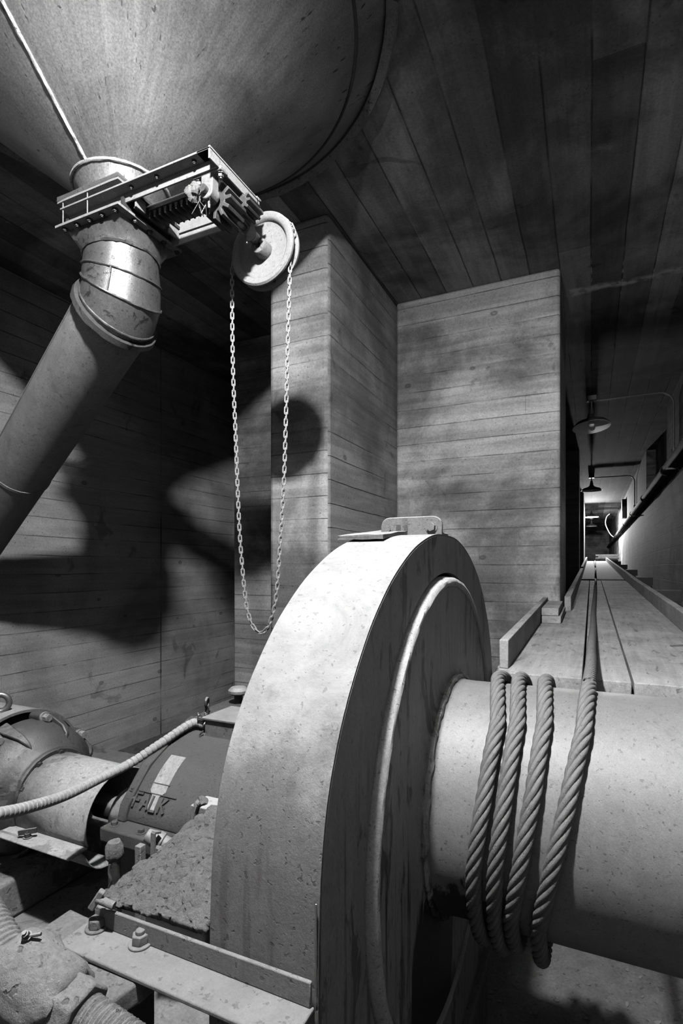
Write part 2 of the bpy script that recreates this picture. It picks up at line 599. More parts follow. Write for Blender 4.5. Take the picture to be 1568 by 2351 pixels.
M['iron'] = coat('dark_greasy_iron', 0.07, var=0.5, ns=12, fine=90, rough=0.55, metal=0.2, bump=0.5, dust=0.75, dust_c=0.6)
M['shine'] = coat('polished_bolt_steel', 0.45, var=0.25, ns=30, rough=0.35, metal=0.8, bump=0.3)
M['wheel'] = coat('dusty_cast_wheel', 0.38, var=0.12, ns=10, fine=130, rough=0.85, bump=0.3, dist=0.002, patch=0.3, patch_c=0.2, patch_s=24)
M['chain'] = coat('dusty_chain_steel', 0.55, var=0.3, ns=50, rough=0.6, metal=0.2, bump=0.3)
M['guard'] = coat('dust_coated_guard', 0.25, var=0.12, ns=7, fine=120, rough=0.9, bump=0.45, dist=0.003, dust=0.9, dust_c=0.54, streak=0.35, patch=0.15, patch_c=0.2, patch_s=14)
M['guard_face'] = coat('oily_guard_face', 0.40, var=0.22, ns=5, fine=110, rough=0.6, bump=0.3, streak=0.6, patch=0.7, patch_c=0.05, patch_s=7, patch_t=0.55, stretch=(1, 2.0, 0.8),
                       splat=[((0, 0.31, -0.95), 0.2, 0.012, 0.5)])
M['disc'] = coat('oil_streaked_disc', 0.55, var=0.28, ns=6, fine=120, rough=0.5, metal=0.15, bump=0.35, streak=0.7, patch=0.7, patch_c=0.05, patch_s=8, patch_t=0.55, stretch=(1, 2.4, 0.7), world=True,
                 splat=[((-0.3, 1.10, -0.86 + EYE), 0.20, 0.008, 0.55)])
M['lip'] = coat('dusty_brightened_lip', 0.75, var=0.2, ns=9, fine=120, rough=0.85, bump=0.5, patch=0.25, patch_c=0.2, patch_s=12)  # dust, paler than the disc: lamplight on the edge put into the colour
M['drum'] = coat('dusty_winch_drum', 0.33, var=0.12, ns=5, fine=150, rough=0.55, metal=0.1, bump=0.3, dist=0.002, patch=0.3, patch_c=0.17, patch_s=9, world=True,
                 splat=[((-0.25, 1.05, -0.72 + EYE), 0.15, 0.01, 1.0)])
M['rope'] = coat('dusty_wire_rope', 0.24, var=0.35, ns=25, fine=260, rough=0.7, metal=0.1, bump=0.8, dist=0.0015, dust=0.35, dust_c=0.4)
M['plank'] = wood('sawn_deck_timber', 0.62)
M['plank_far'] = wood('dirty_far_timber', 0.38, var=0.5, knots=0.7)
M['plank_x'] = wood('sawn_cross_timber', 0.36, 'x')
M['curb'] = wood('pale_curb_timber', 0.62, var=0.2, knots=0.3)
M['angle'] = coat('dust_caked_angle_iron', 0.32, var=0.2, ns=8, fine=110, rough=0.9, bump=0.6, dist=0.003, streak=0.5, dust=0.5, dust_c=0.34)
M['crust'] = coat('flaking_dust_crust', 0.34, var=0.35, ns=9, fine=80, rough=0.95, bump=1.0, dist=0.012, pitted=0.35, pit_s=60)
M['plate'] = coat('gritty_base_plate', 0.26, var=0.3, ns=9, fine=90, rough=0.9, bump=0.8, dist=0.006, pitted=0.5, pit_s=45)
M['motor'] = coat('worn_dark_motor_paint', 0.05, var=0.55, ns=6, fine=70, rough=0.5, metal=0.1, bump=0.4, dust=0.3, dust_c=0.22, patch=0.6, patch_c=0.2, patch_s=6, patch_t=0.55)
M['motor_top'] = coat('dusty_motor_shell', 0.16, var=0.3, ns=8, fine=80, rough=0.8, bump=0.5, dust=0.9, dust_c=0.40)
M['gearbox'] = coat('gritty_cast_gearbox', 0.075, var=0.4, ns=7, fine=150, rough=0.7, bump=0.7, dust=0.3, dust_c=0.09)
M['coupling'] = coat('pale_coupling_guard', 0.55, var=0.3, ns=7, fine=80, rough=0.8, bump=0.4, patch=0.7, patch_c=0.22, patch_s=6, patch_t=0.54)
M['flex'] = coat('dusty_flexible_conduit', 0.55, var=0.3, ns=18, fine=200, rough=0.8, bump=0.5, dust=0.4, dust_c=0.7)
M['jbox'] = coat('scuffed_junction_box', 0.20, var=0.3, ns=8, fine=120, rough=0.8, bump=0.5, dust=0.8, dust_c=0.5)
M['fitting'] = coat('dust_caked_fitting', 0.34, var=0.25, ns=10, fine=80, rough=0.95, bump=0.9, dist=0.006, pitted=0.4, pit_s=70)
M['brass'] = coat('dusty_valve_metal', 0.34, var=0.3, ns=12, rough=0.6, metal=0.2, bump=0.5, dust=0.6, dust_c=0.6)
M['enamel'] = plain('white_enamel', 0.85, 0.35)
M['enamel_dark'] = plain('dark_enamel', 0.03, 0.4)
M['bulb_off'] = plain('frosted_bulb', 0.75, 0.25)
M['bulb_on'] = plain('lit_bulb', 0.9, 0.4, 0, 160)
M['conduit'] = coat('grey_conduit', 0.30, var=0.3, ns=9, rough=0.5, metal=0.3, bump=0.3)
M['black_pipe'] = coat('black_wrapped_pipe', 0.035, var=0.5, ns=7, rough=0.75, bump=0.4, dust=0.3, dust_c=0.25)
M['flake'] = coat('pale_flake', 0.35, var=0.4, ns=40, rough=0.7, bump=0.2)
M['pale'] = coat('pale_sticker', 0.5, var=0.3, ns=20, rough=0.8, bump=0.3, patch=0.6, patch_c=0.15, patch_s=15)
M['cable'] = plain('pale_cable', 0.6, 0.6)

# ---------------------------------------------------------------- the setting
FL, CE = -EYE, 2.0
XL, XR = -3.55, 0.84
struct('floor', MB().box(-4.0, 1.6, -1.6, 33.0, FL - 0.2, FL), M['floor'])
struct('ceiling', MB().box(-4.0, 1.6, -1.6, 33.0, CE, CE + 0.2), M['ceiling'])
struct('wall_left', MB().box(XL - 0.2, XL, -1.6, 33.0, FL, CE), M['wall_side'])
struct('trim_1', MB().box(XL, XL + 0.11, -1.6, 5.3, FL, FL + 0.10).rough(0.006, 14, 1, 6), M['pad'])
struct('wall_near', MB().box(XL, XR, -1.5, -1.3, FL, CE), M['wall_back'])
# back wall of the machine bay; its end is the jamb of the corridor
struct('wall_back', MB().box(-1.335, -0.189, 3.83, 4.69, FL, CE), M['wall_back'], bev=0.02)
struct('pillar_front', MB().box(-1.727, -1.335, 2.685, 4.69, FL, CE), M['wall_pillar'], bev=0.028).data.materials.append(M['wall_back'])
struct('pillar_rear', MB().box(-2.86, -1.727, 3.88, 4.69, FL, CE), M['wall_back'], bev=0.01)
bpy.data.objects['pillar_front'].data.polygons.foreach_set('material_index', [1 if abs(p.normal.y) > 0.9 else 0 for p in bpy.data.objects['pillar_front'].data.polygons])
# corridor, left side: cross walls whose ends line up with the jamb
struct('wall_corridor', MB().box(-3.5, -0.189, 9.9, 10.5, FL, CE), M['wall_side'])
struct('wall_cross', MB().box(-3.5, -0.189, 15.6, 18.4, FL, CE), M['wall_side'])
struct('wall_end', MB().box(XL, XR + 0.3, 31.5, 31.8, FL, CE), M['wall_back'])
# right wall with a shallow niche above the pipes
wr = MB()
wr.box(XR, XR + 0.3, -1.6, 31.6, FL, 1.32)
wr.box(XR, XR + 0.3, -1.6, 7.6, 1.32, CE)
wr.box(XR + 0.14, XR + 0.3, 7.6, 10.4, 1.32, CE)
wr.box(XR, XR + 0.3, 10.4, 31.6, 1.32, CE)
struct('wall_right', wr, M['wall_corridor'])


# ---------------------------------------------------------------- machine foundation
pad = MB().box(-2.6, -0.482, 0.2, 1.95, FL, -0.905)
struct('trim_2', pad, M['pad'], bev=0.015)
struct('trim_3', MB().box(-2.5, -1.35, 0.55, 1.6, -0.905, -0.80), M['pad'], bev=0.01)

# ---------------------------------------------------------------- hopper with outlet neck
HC = Vector((-1.544, 1.425, 0))
ZN, RN = 1.362, 0.163
hop = thing('hopper', 'huge steel hopper cone bulging down through the ceiling, upper left', 'hopper', (HC.x, HC.y, 1.27))


def cone_r(z):
    return RN + (z - ZN) * (0.975 - RN) / (2.0 - ZN)


build('cone', MB().lathe([(cone_r(ZN + (1.998 - ZN) * k / 24), ZN + (1.998 - ZN) * k / 24) for k in range(25)], HC, (0, 0, 1), 128), M['hopper'], hop)
build('rim_flange', MB().lathe([(0.955, 1.972), (0.99, 1.962), (1.0, 1.975), (1.0, 1.999), (0.96, 1.999)], HC, (0, 0, 1), 128, closed=True).rough(0.004, 22), M['rim'], hop)
build('neck', MB().lathe([(RN, ZN), (0.128, 1.300), (0.128, 1.279)], HC, (0, 0, 1), 64), M['hopper'], hop)
wb = MB()
wb.torus(HC + Vector((0, 0, ZN)), (0, 0, 1), RN + 0.003, 0.006, 64, 8).rough(0.002, 90)
build('neck_weld', wb, M['weld'], hop)['label'] = 'bright weld ring'
# radial weld on the near left of the cone
th = math.atan2(-(0.62), -(0.62)) if False else None
p0 = None
best = None
for k in range(720):
    a = 2 * PI * k / 720
    q = HC + Vector((0.6 * math.cos(a), 0.6 * math.sin(a), ZN + (0.6 - RN) * (2.0 - ZN) / (0.975 - RN)))
    r_, f_ = q.x * cs + q.y * sn, -q.x * sn + q.y * cs
    u_ = 784 + F * r_ / f_
    v_ = 1305 - F * q.z / f_
    e = abs((u_ - 195) * (0 - 365) - (v_ - 365) * (5 - 195)) + (1e6 if (v_ > 365 or a < PI) else 0)
    if best is None or e < best[0]:
        best = (e, a)
aw = best[1]
wp = []
for k in range(60):
    z = ZN + (1.97 - ZN) * k / 59
    r = cone_r(z) + 0.002
    wp.append(HC + Vector((r * math.cos(aw), r * math.sin(aw), z)))
build('seam_weld', MB().tube(wp, lambda i: 0.005 + 0.0025 * random.random(), 8), M['weld'], hop)['label'] = 'bright weld bead'
wr2 = [HC + Vector(((cone_r(1.9) + 0.002) * math.cos(2 * PI * k / 160), (cone_r(1.9) + 0.002) * math.sin(2 * PI * k / 160), 1.9)) for k in range(160)]
build('ring_weld', MB().tube(wr2, 0.006, 8, closed=True), M['weld_dark'], hop)['label'] = 'dark weld ring'
pn = onZ(278, 397, 1.335)
build('plug', MB().sphere(HC + Vector((math.cos(math.atan2(pn.y - HC.y, pn.x - HC.x)) * 0.145, math.sin(math.atan2(pn.y - HC.y, pn.x - HC.x)) * 0.145, 1.330)), 0.012), M['weld'], hop)

# ---------------------------------------------------------------- slide gate under the hopper
GX0, GX1, GXR = -1.69, -1.40, -1.025
GY0, GY1 = 1.272, 1.565
gate = thing('slide_gate', 'rack operated slide gate frame of pale angle iron under the hopper neck', 'slide gate', (-1.4, 1.42, 1.15))


def frame_plate(x0, x1, y0, y1, z0, z1, hole):
    b = MB()
    n = 48
    cx, cy = (GX0 + GX1) / 2, (GY0 + GY1) / 2
    out, inn = [], []
    for k in range(n):
        a = 2 * PI * k / n
        dx, dy = math.cos(a), math.sin(a)
        s_ = min(((x1 - cx) if dx > 0 else (x0 - cx)) / dx if abs(dx) > 1e-6 else 9, ((y1 - cy) if dy > 0 else (y0 - cy)) / dy if abs(dy) > 1e-6 else 9)
        out.append((cx + dx * s_, cy + dy * s_))
        inn.append((cx + dx * hole, cy + dy * hole))
    b.rings([[(p[0], p[1], z0) for p in out], [(p[0], p[1], z1) for p in out], [(p[0], p[1], z1) for p in inn], [(p[0], p[1], z0) for p in inn]], closed=True)
    return b


build('upper_flange', frame_plate(GX0, GX1, GY0, GY1, 1.272, 1.279, 0.125), M['frame'], gate, smooth=20)
lip = MB()
lip.box(GX0, GX1, GY0, GY0 + 0.005, 1.279, 1.294)
lip.box(GX0, GX0 + 0.005, GY0, GY1, 1.279, 1.294)
lip.box(GX1 - 0.005, GX1, GY0, GY1, 1.279, 1.294)
build('flange_lip', lip.rough(0.0015, 60, 2, 3), M['frame_dark'], gate)
nr = MB()
nr.box(GX0 + 0.015, GXR, GY0, GY0 + 0.044, 1.246, 1.252)
nr.box(GX0 + 0.015, GXR - 0.004, GY0 + 0.038, GY0 + 0.044, 1.218, 1.246)
build('rail', nr, M['frame'], gate, bev=0.001)
fr_ = MB()
fr_.box(GX0 + 0.015, GXR, GY1 - 0.045, GY1 - 0.039, 1.224, 1.261)
fr_.box(GX0 + 0.015, GXR, GY1 - 0.042, GY1 - 0.036, 1.185, 1.219)
fr_.box(GX0 + 0.015, GXR, GY1 - 0.038, GY1 - 0.02, 1.255, 1.261)
build('rail', fr_, M['frame'], gate, bev=0.001)
ep = MB()
ep.box(GXR - 0.006, GXR, GY0, GY1 - 0.03, 1.218, 1.256)
ep.box(GXR - 0.05, GXR, GY0, GY1 - 0.03, 1.246, 1.252)
build('end_plate', ep, M['frame'], gate, bev=0.001)
build('slide_plate', MB().box(GX0 + 0.02, -1.36, GY0 + 0.045, GY1 - 0.045, 1.236, 1.246), M['iron'], gate)
build('lower_flange', frame_plate(GX0 - 0.005, GX1 + 0.005, GY0 - 0.004, GY1 + 0.012, 1.186, 1.194, 0.122), M['frame'], gate, smooth=20)
for x in (GX0 + 0.012, GX1 - 0.012):
    build('spacer', MB().box(x - 0.006, x + 0.006, GY0 + 0.03, GY1 - 0.03, 1.194, 1.236), M['iron'], gate)
fb_l = []
for k in range(5):
    x = GX0 + 0.025 + k * (GX1 - GX0 - 0.05) / 4
    fb_l.append(MB().bolt((x, GY0 + 0.013, 1.186), (0, 0, -1), 0.008, 0.008))
    build('tie_stud', MB().cyl((x, GY0 + 0.005, 1.194), (x, GY0 + 0.005, 1.272), 0.002, n=6), M['frame'], gate) if k in (0, 2) else None
for k in range(1, 5):
    y = GY0 + 0.013 + k * (GY1 - GY0 - 0.02) / 4
    fb_l.append(MB().bolt((GX1 - 0.008, y, 1.186), (0, 0, -1), 0.008, 0.008))
for x in (-1.10, -1.25, -1.36):
    fb_l.append(MB().bolt((x, GY0 + 0.02, 1.246), (0, 0, -1), 0.006, 0.008))
for b in fb_l:
    build('flange_bolt', b, M['iron'], gate)
rk = MB()
rk.box(-1.375, -1.10, 1.372, 1.445, 1.216, 1.234)
for k in range(12):
    x = -1.365 + k * 0.0235
    rk.hexa([(x - 0.003, 1.374, 1.192), (x + 0.003, 1.374, 1.192), (x + 0.003, 1.443, 1.192), (x - 0.003, 1.443, 1.192),
             (x - 0.007, 1.374, 1.217), (x + 0.007, 1.374, 1.217), (x + 0.007, 1.443, 1.217), (x - 0.007, 1.443, 1.217)])
rk.box(-1.39, -1.372, 1.33, 1.49, 1.205, 1.245)
build('rack', rk, M['iron'], gate, bev=0.001)
# guide for the slide
build('slide_guide', MB().box(-1.372, -1.366, 1.318, 1.36, 1.200, 1.246), M['frame'], gate)
build('slide_guide', MB().box(-1.372, -1.366, 1.47, 1.522, 1.200, 1.246), M['frame'], gate)
# cross shaft with pinion and bearings
SX, SZ = -1.075, 1.163
build('shaft', MB().cyl((SX, 1.30, SZ), (SX, 1.665, SZ), 0.0115, n=20), M['shine'], gate)


def gear(b, c, y0, y1, r0, r1, n):
    out = []
    for k in range(n):
        for da, r in ((-0.30, r0), (-0.17, r1), (0.17, r1), (0.30, r0)):
            a = 2 * PI * (k + da) / n
            out.append((c[0] + r * math.cos(a), c[1] + r * math.sin(a)))
    b.prism(out, 'y', y0, y1)


g1 = MB()
gear(g1, (SX, SZ), 1.365, 1.45, 0.034, 0.056, 11)
build('pinion', g1, M['iron'], gate, smooth=15, bev=0.0015)
g2 = MB()
gear(g2, (-1.035, 1.195), 1.44, 1.515, 0.022, 0.035, 9)
build('pinion', g2, M['iron'], gate, smooth=15, bev=0.0015)
for y in (1.335, 1.535):
    b = MB()
    b.cyl((SX, y - 0.02, SZ), (SX, y + 0.02, SZ), 0.024, n=24)
    b.box(SX - 0.022, SX + 0.022, y - 0.016, y + 0.016, SZ, 1.222)
    b.box(SX - 0.055, SX + 0.055, y - 0.018, y + 0.018, 1.214, 1.226)
    bo = build('bearing', b, M['brass'], gate, bev=0.003)
    for dx in (-0.042, 0.042):
        build('bearing_bolt', MB().bolt((SX + dx, y, 1.214), (0, 0, -1), 0.0095, 0.012), M['shine'], bo)
    build('grease_nipple', MB().cyl((SX, y - 0.004, SZ - 0.022), (SX, y - 0.004, SZ - 0.045), 0.006, 0.004, 10), M['shine'], bo)
build('collar', MB().cyl((SX, 1.56, SZ), (SX, 1.585, SZ), 0.019, n=20), M['shine'], gate)
# grease rag / lump on the near bearing and a broken wire tie
build('grease_lump', MB().sphere((-1.135, 1.325, 1.185), 0.024, 20, 14, (1, 0.8, 1)).rough(0.012, 60), M['plate'], gate)
for k in range(7):
    p = Vector((-1.10 + random.uniform(-0.02, 0.02), 1.33, 1.165))
    build('wire_tie', MB().tube([p, p + Vector((random.uniform(-0.02, 0.02), random.uniform(-0.01, 0.01), -0.025)), p + Vector((random.uniform(-0.03, 0.03), random.uniform(-0.02, 0.02), -0.055))], 0.0012, 5), M['shine'], gate)

# ---------------------------------------------------------------- chain wheel
WC = Vector((-1.067, 1.608, 1.142))
WR = 0.130
cw = thing('chain_wheel', 'dusty dished chain wheel on the slide gate shaft below the hopper', 'chain wheel', (WC.x, WC.y, WC.z - WR))
build('rim', MB().lathe([(0.098, 0.016), (0.103, 0.003), (0.110, -0.002), (0.124, -0.003), (0.1295, 0.003), (0.130, 0.010), (0.115, 0.024), (0.115, 0.030), (0.130, 0.042), (0.129, 0.050), (0.095, 0.050)],
                        WC, (0, 1, 0), 96, closed=True), M['wheel'], cw)
build('web', MB().lathe([(0.012, 0.022), (0.085, 0.019), (0.0985, 0.014), (0.0985, 0.044), (0.012, 0.044)], WC, (0, 1, 0), 96, closed=True), M['wheel'], cw)
build('hub', MB().lathe([(0.0115, -0.022), (0.026, -0.022), (0.029, -0.018), (0.032, 0.023), (0.0115, 0.023)], WC, (0, 1, 0), 40, closed=True), M['brass'], cw)
for k in range(10):
    a = 2 * PI * k / 10
    build('pocket_lug', MB().cyl(WC + Vector((0.115 * math.cos(a), 0.016, 0.115 * math.sin(a))), WC + Vector((0.115 * math.cos(a), 0.038, 0.115 * math.sin(a))), 0.006, n=8), M['iron'], cw)

# ---------------------------------------------------------------- hand chain
CY = WC.y + 0.027
pxs = [(533, 610), (533, 700), (535, 850), (541, 1000), (549, 1200), (557, 1310), (566, 1390), (579, 1434), (596, 1452), (612, 1444), (623, 1420), (634, 1370), (643, 1250), (652, 1100), (658, 900), (662, 740), (667, 600)]
cpath = [onY(u, v, CY) for u, v in pxs]
rl = 0.126
aL = math.atan2(cpath[0].z - WC.z, cpath[0].x - WC.x)
arc = []
for k in range(1, 9):
    a = k * PI / 9
    arc.append(Vector((WC.x + rl * math.cos(a), CY, WC.z + rl * math.sin(a))))
full = smooth_path(cpath + arc, 0.002)
PITCH = 0.0208
pos_, acc, nxt = [], 0.0, 0.0
for i in range(1, len(full)):
    L = (full[i] - full[i - 1]).length
    while acc + L >= nxt:
        t_ = (nxt - acc) / L
        pos_.append((full[i - 1].lerp(full[i], t_), (full[i] - full[i - 1]).normalized()))
        nxt += PITCH
    acc += L
ch = thing('hand_chain', 'long loop of steel hand chain hanging from the chain wheel', 'chain', min(cpath, key=lambda p: p.z))


def link_mesh():
    b = MB()
    hl, hw, r = 0.0085, 0.0052, 0.0027
    path = []
    for k in range(9):
        a = PI * k / 8
        path.append(Vector((hw * math.cos(a), 0, hl + hw * math.sin(a))))
    for k in range(9):
        a = PI + PI * k / 8
        path.append(Vector((hw * math.cos(a), 0, -hl + hw * math.sin(a))))
    b.tube(path, r, 8, closed=True)
    return b


def link_matrix(p, d, odd):
    z = d
    x = Vector((0, 1, 0)).cross(z).normalized()
    y = z.cross(x)
    m = Matrix((x, y, z)).transposed().to_4x4()
    m = m @ Matrix.Rotation(math.radians(45 + (90 if odd else 0)), 4, 'Z')
    m.translation = p
    return m


n_all = len(pos_)
order = sorted(range(n_all), key=lambda i: pos_[i][0].z)
keep = set(order[:98])
lm = link_mesh()
l0 = None
rest = MB()
for i, (p, d) in enumerate(pos_):
    mt = link_matrix(p - ch.location, d, i % 2)
    if i in keep:
        if l0 is None:
            l0 = build('chain_link', lm, M['chain'])
            l0.location = (0, 0, 0)
            # recentre the link mesh on its own middle
            for v in l0.data.vertices:
                v.co.z -= 0.0137 + 0.0027
            o = l0
            o.parent = ch
        else:
            o = l0.copy()
            COL.objects.link(o)
        o.parent = ch
        o.matrix_local = mt
    else:
        lb = link_mesh()
        for v in lb.bm.verts:
            v.co = (mt @ v.co) + ch.location
        me_ = bpy.data.meshes.new('tmp')
        lb.bm.to_mesh(me_)
        rest.bm.from_mesh(me_)
        lb.bm.free()
        bpy.data.meshes.remove(me_)
ro = build('chain_run', rest, M['chain'], ch)
ro['kind'] = 'stuff'

# ---------------------------------------------------------------- chute: transition, gored elbow, collar, pipe
PD = Vector((-0.859, 0.217, -0.464)).normalized()
c0 = Vector(((GX0 + GX1) / 2, (GY0 + GY1) / 2 + 0.004, 1.118))
elb = thing('chute_elbow', 'galvanised gored elbow bolted under the slide gate', 'pipe elbow', (c0.x - 0.05, c0.y, 0.86))
tr = MB()
n = 64
rings = []
for k in range(7):
    t_ = k / 6
    z = 1.186 + (1.118 - 1.186) * t_
    R = []
    for j in range(n):
        a = 2 * PI * j / n
        dx, dy = math.cos(a), math.sin(a)
        s_ = 0.125 / max(abs(dx), abs(dy))
        r = s_ * (1 - t_) + 0.126 * t_
        R.append((c0.x + dx * r, c0.y + dy * r, z))
    rings.append(R)
tr.rings(rings, False, False)
build('transition', tr, M['galv'], elb, smooth=50)
el = [c0, c0 + Vector((0.004, 0, -0.062)), c0 + Vector((0.003, 0, -0.120)), c0 + Vector((-0.020, 0.005, -0.176))]
el.append(el[-1] + PD * 0.02)


def tilt(deg):
    t_ = math.radians(deg)
    return Vector((-math.sin(t_) * 0.97, math.sin(t_) * 0.245, -math.cos(t_))).normalized()


fd = [tilt(0), tilt(19), tilt(36), tilt(57), PD]
er = [0.126, 0.134, 0.139, 0.137, 0.137]


def ring_at(p, d, r, n=64):
    a = Vector((0, 1, 0))
    a = (a - d * a.dot(d)).normalized()
    b_ = d.cross(a)
    return [p + (a * math.cos(2 * PI * k / n) + b_ * math.sin(2 * PI * k / n)) * r for k in range(n)]


for i in range(4):
    g = MB().rings([ring_at(el[i], fd[i], er[i]), ring_at(el[i + 1], fd[i + 1], er[i + 1])], False, False)
    build('gore', g, M['galv'], elb)
for i in range(1, 4):
    build('gore_weld', MB().tube(ring_at(el[i], fd[i], er[i] + 0.0015, 72), lambda i: 0.003 + 0.002 * random.random(), 6, closed=True), M['galv'], elb)
build('gore_weld', MB().tube(ring_at(c0, fd[0], 0.127, 72), lambda i: 0.005 + 0.005 * random.random(), 6, closed=True), M['galv'], elb)
sm_ = [ring_at(el[1].lerp(el[2], q / 8), fd[1].lerp(fd[2], q / 8).normalized(), er[1] + (er[2] - er[1]) * q / 8 + 0.001)[26] for q in range(9)]
build('seam_bead', MB().tube(sm_, 0.0035, 6), M['galv'], elb)
r1, r2 = ring_at(el[1], fd[1], er[1] + .001), ring_at(el[2], fd[2], er[2] + .001)
build('collar_ring', MB().rings([ring_at(el[4] - PD * 0.012, PD, 0.137), ring_at(el[4] - PD * 0.012, PD, 0.155), ring_at(el[4] + PD * 0.010, PD, 0.158), ring_at(el[4] + PD * 0.010, PD, 0.132)], closed=True).rough(0.003, 25, 4), M['galv'], elb, smooth=30)
pst = el[4] + PD * 0.012
pe = pst + PD * 2.02
ch_pipe = thing('chute_pipe', 'wide pale chute pipe slanting down from the elbow collar to the left', 'pipe', pe)
build('pipe_barrel', MB().rings([ring_at(pst + PD * (2.02 * k / 10), PD, 0.133) for k in range(11)], True, True), M['pipe'], ch_pipe)
build('pipe_joint', MB().rings([ring_at(pst + PD * 0.985, PD, 0.133), ring_at(pst + PD * 0.985, PD, 0.1365), ring_at(pst + PD * 1.0, PD, 0.1365), ring_at(pst + PD * 1.0, PD, 0.133)], closed=True), M['pipe'], ch_pipe)
a_ = Vector((0, 0, 1))
a_ = (a_ - PD * a_.dot(PD)).normalized()
b2 = PD.cross(a_)
sd = (a_ * math.cos(2.45) - b2 * math.sin(2.45))
edge = MB()
for s_ in (1,):
    dd = (Vector((-0.28, -0.75, 0.30)) - PD * Vector((-0.28, -0.75, 0.30)).dot(PD)).normalized()
    edge.bar(pst + PD * 0.02 + dd * 0.132, pst + PD * 1.6 + dd * 0.132, 0.016, 0.008, dd)
build('edge_strip', edge, M['frame'], ch_pipe)  # pale strip along the left edge of the pipe

# ---------------------------------------------------------------- winch: drum with gear disc
DC = Vector((0, 1.244, -0.513))
DR = 0.25
win = thing('winch_drum', 'big pale winch drum with a dark streaked gear disc on its end', 'winch drum', (0.0, 1.244, -1.30))
build('barrel', MB().lathe([(0.262, -0.297), (0.256, -0.288), (0.2515, -0.275), (DR, -0.25)] + [(DR, -0.25 + 0.85 * k / 12) for k in range(1, 13)], DC, (1, 0, 0), 160), M['drum'], win)
build('gear_disc', MB().lathe([(0.05, -0.36), (0.490, -0.36), (0.494, -0.345), (0.4935, -0.320), (0.470, -0.2985),
                               (0.42, -0.2995), (0.36, -0.300), (0.29, -0.298), (0.27, -0.295), (0.255, -0.285), (0.05, -0.285)], DC, (1, 0, 0), 160, closed=True), M['disc'], win, smooth=60)
build('disc_lip', MB().lathe([(0.47, -0.335), (0.494, -0.325), (0.4938, -0.309), (0.4912, -0.299), (0.487, -0.2935), (0.481, -0.2915), (0.475, -0.2935), (0.471, -0.298), (0.470, -0.31)], DC, (1, 0, 0), 160, closed=True).rough(0.0015, 40, 3), M['lip'], win)['label'] = 'dusty rounded lip, coloured brighter as if lit'
gt = MB()
gear(gt, (0, 0), 0, 0.08, 0.465, 0.485, 96)
for v in gt.bm.verts:
    v.co = Vector((-0.44 + v.co.y, DC.y + v.co.x, DC.z + v.co.z))
build('ring_gear', gt, M['iron'], win, smooth=15)
for (u, v, rr) in ((947, 1486, 0.010), (1062, 1378, 0.007), (862, 2018, 0.012)):
    p = onX(u, v, -0.302)
    build('disc_stud', MB().sphere(p, rr, 14, 8, (0.5, 1, 1.3)), M['disc'], win)
wc = MB()
wc.tube([DC + Vector((-0.287, 0.258 * math.cos(2 * PI * k / 140), 0.258 * math.sin(2 * PI * k / 140))) for k in range(140)], lambda i: 0.006 + 0.004 * random.random(), 8, closed=True)
build('hub_weld', wc, M['disc'], win)
build('end_flange', MB().lathe([(0.05, 0.60), (0.36, 0.60), (0.37, 0.61), (0.37, 0.63), (0.36, 0.64), (0.05, 0.64)], DC, (1, 0, 0), 96, closed=True), M['drum'], win)
build('axle', MB().cyl((-0.47, DC.y, DC.z), (-0.36, DC.y, DC.z), 0.05, n=32), M['iron'], win)
build('axle', MB().cyl((0.64, DC.y, DC.z), (0.72, DC.y, DC.z), 0.05, n=32), M['iron'], win)
pd_ = MB()
pd_.prism([(DC.y - 0.2, FL), (DC.y + 0.2, FL), (DC.y + 0.09, DC.z), (DC.y + 0.05, DC.z + 0.09), (DC.y - 0.05, DC.z + 0.09), (DC.y - 0.09, DC.z)], 'x', 0.68, 0.76)
tag(build('pedestal_bearing', pd_, M['iron'], bev=0.01), 'dark pedestal bearing behind the drum end, by the corridor wall', 'bearing pedestal')
# steel sill along the right side of the foundation, under the drum
sl = MB()
sl.box(-0.384, -0.290, 0.45, 1.95, -1.225, -1.200)
sl.box(-0.360, -0.335, 0.45, 1.95, FL, -1.225)
sl.box(-0.400, -0.290, 0.45, 1.95, FL, FL + 0.02)
tag(build('steel_sill', sl, M['angle'], bev=0.004), 'grey steel sill running under the drum beside the gear disc', 'steel sill')

# ---------------------------------------------------------------- gear guard
ARCH = [(0.0, 0.078), (0.08, 0.076), (0.15, 0.066), (0.23, 0.046), (0.30, 0.020), (0.38, -0.020), (0.45, -0.068), (0.50, -0.112), (0.56, -0.180), (0.60, -0.243), (0.628, -0.31), (0.644, -0.39), (0.650, -0.48)]
half = smooth_path([(0, o, z) for o, z in ARCH], 0.02)
right = [(DC.y + p.y, p.z) for p in half] + [(DC.y + 0.652, -0.60), (DC.y + 0.652, -1.198)]
left = [(2 * DC.y - y, z) for y, z in right]
outer = list(reversed(right)) + left[1:]
GXA, GXB = -0.478, -0.309
gg = thing('gear_guard', 'tall arched gear guard thick with pale dust, in front of the winch drum', 'gear guard', (-0.39, DC.y, -1.198))


def inset(poly, d):
    out = []
    for y, z in poly:
        vx, vz = DC.y - y, -0.5 - z
        L = math.hypot(vx, vz) or 1
        out.append((y + vx / L * d, z + (vz / L * d if z > -0.5 else 0)))
    return out


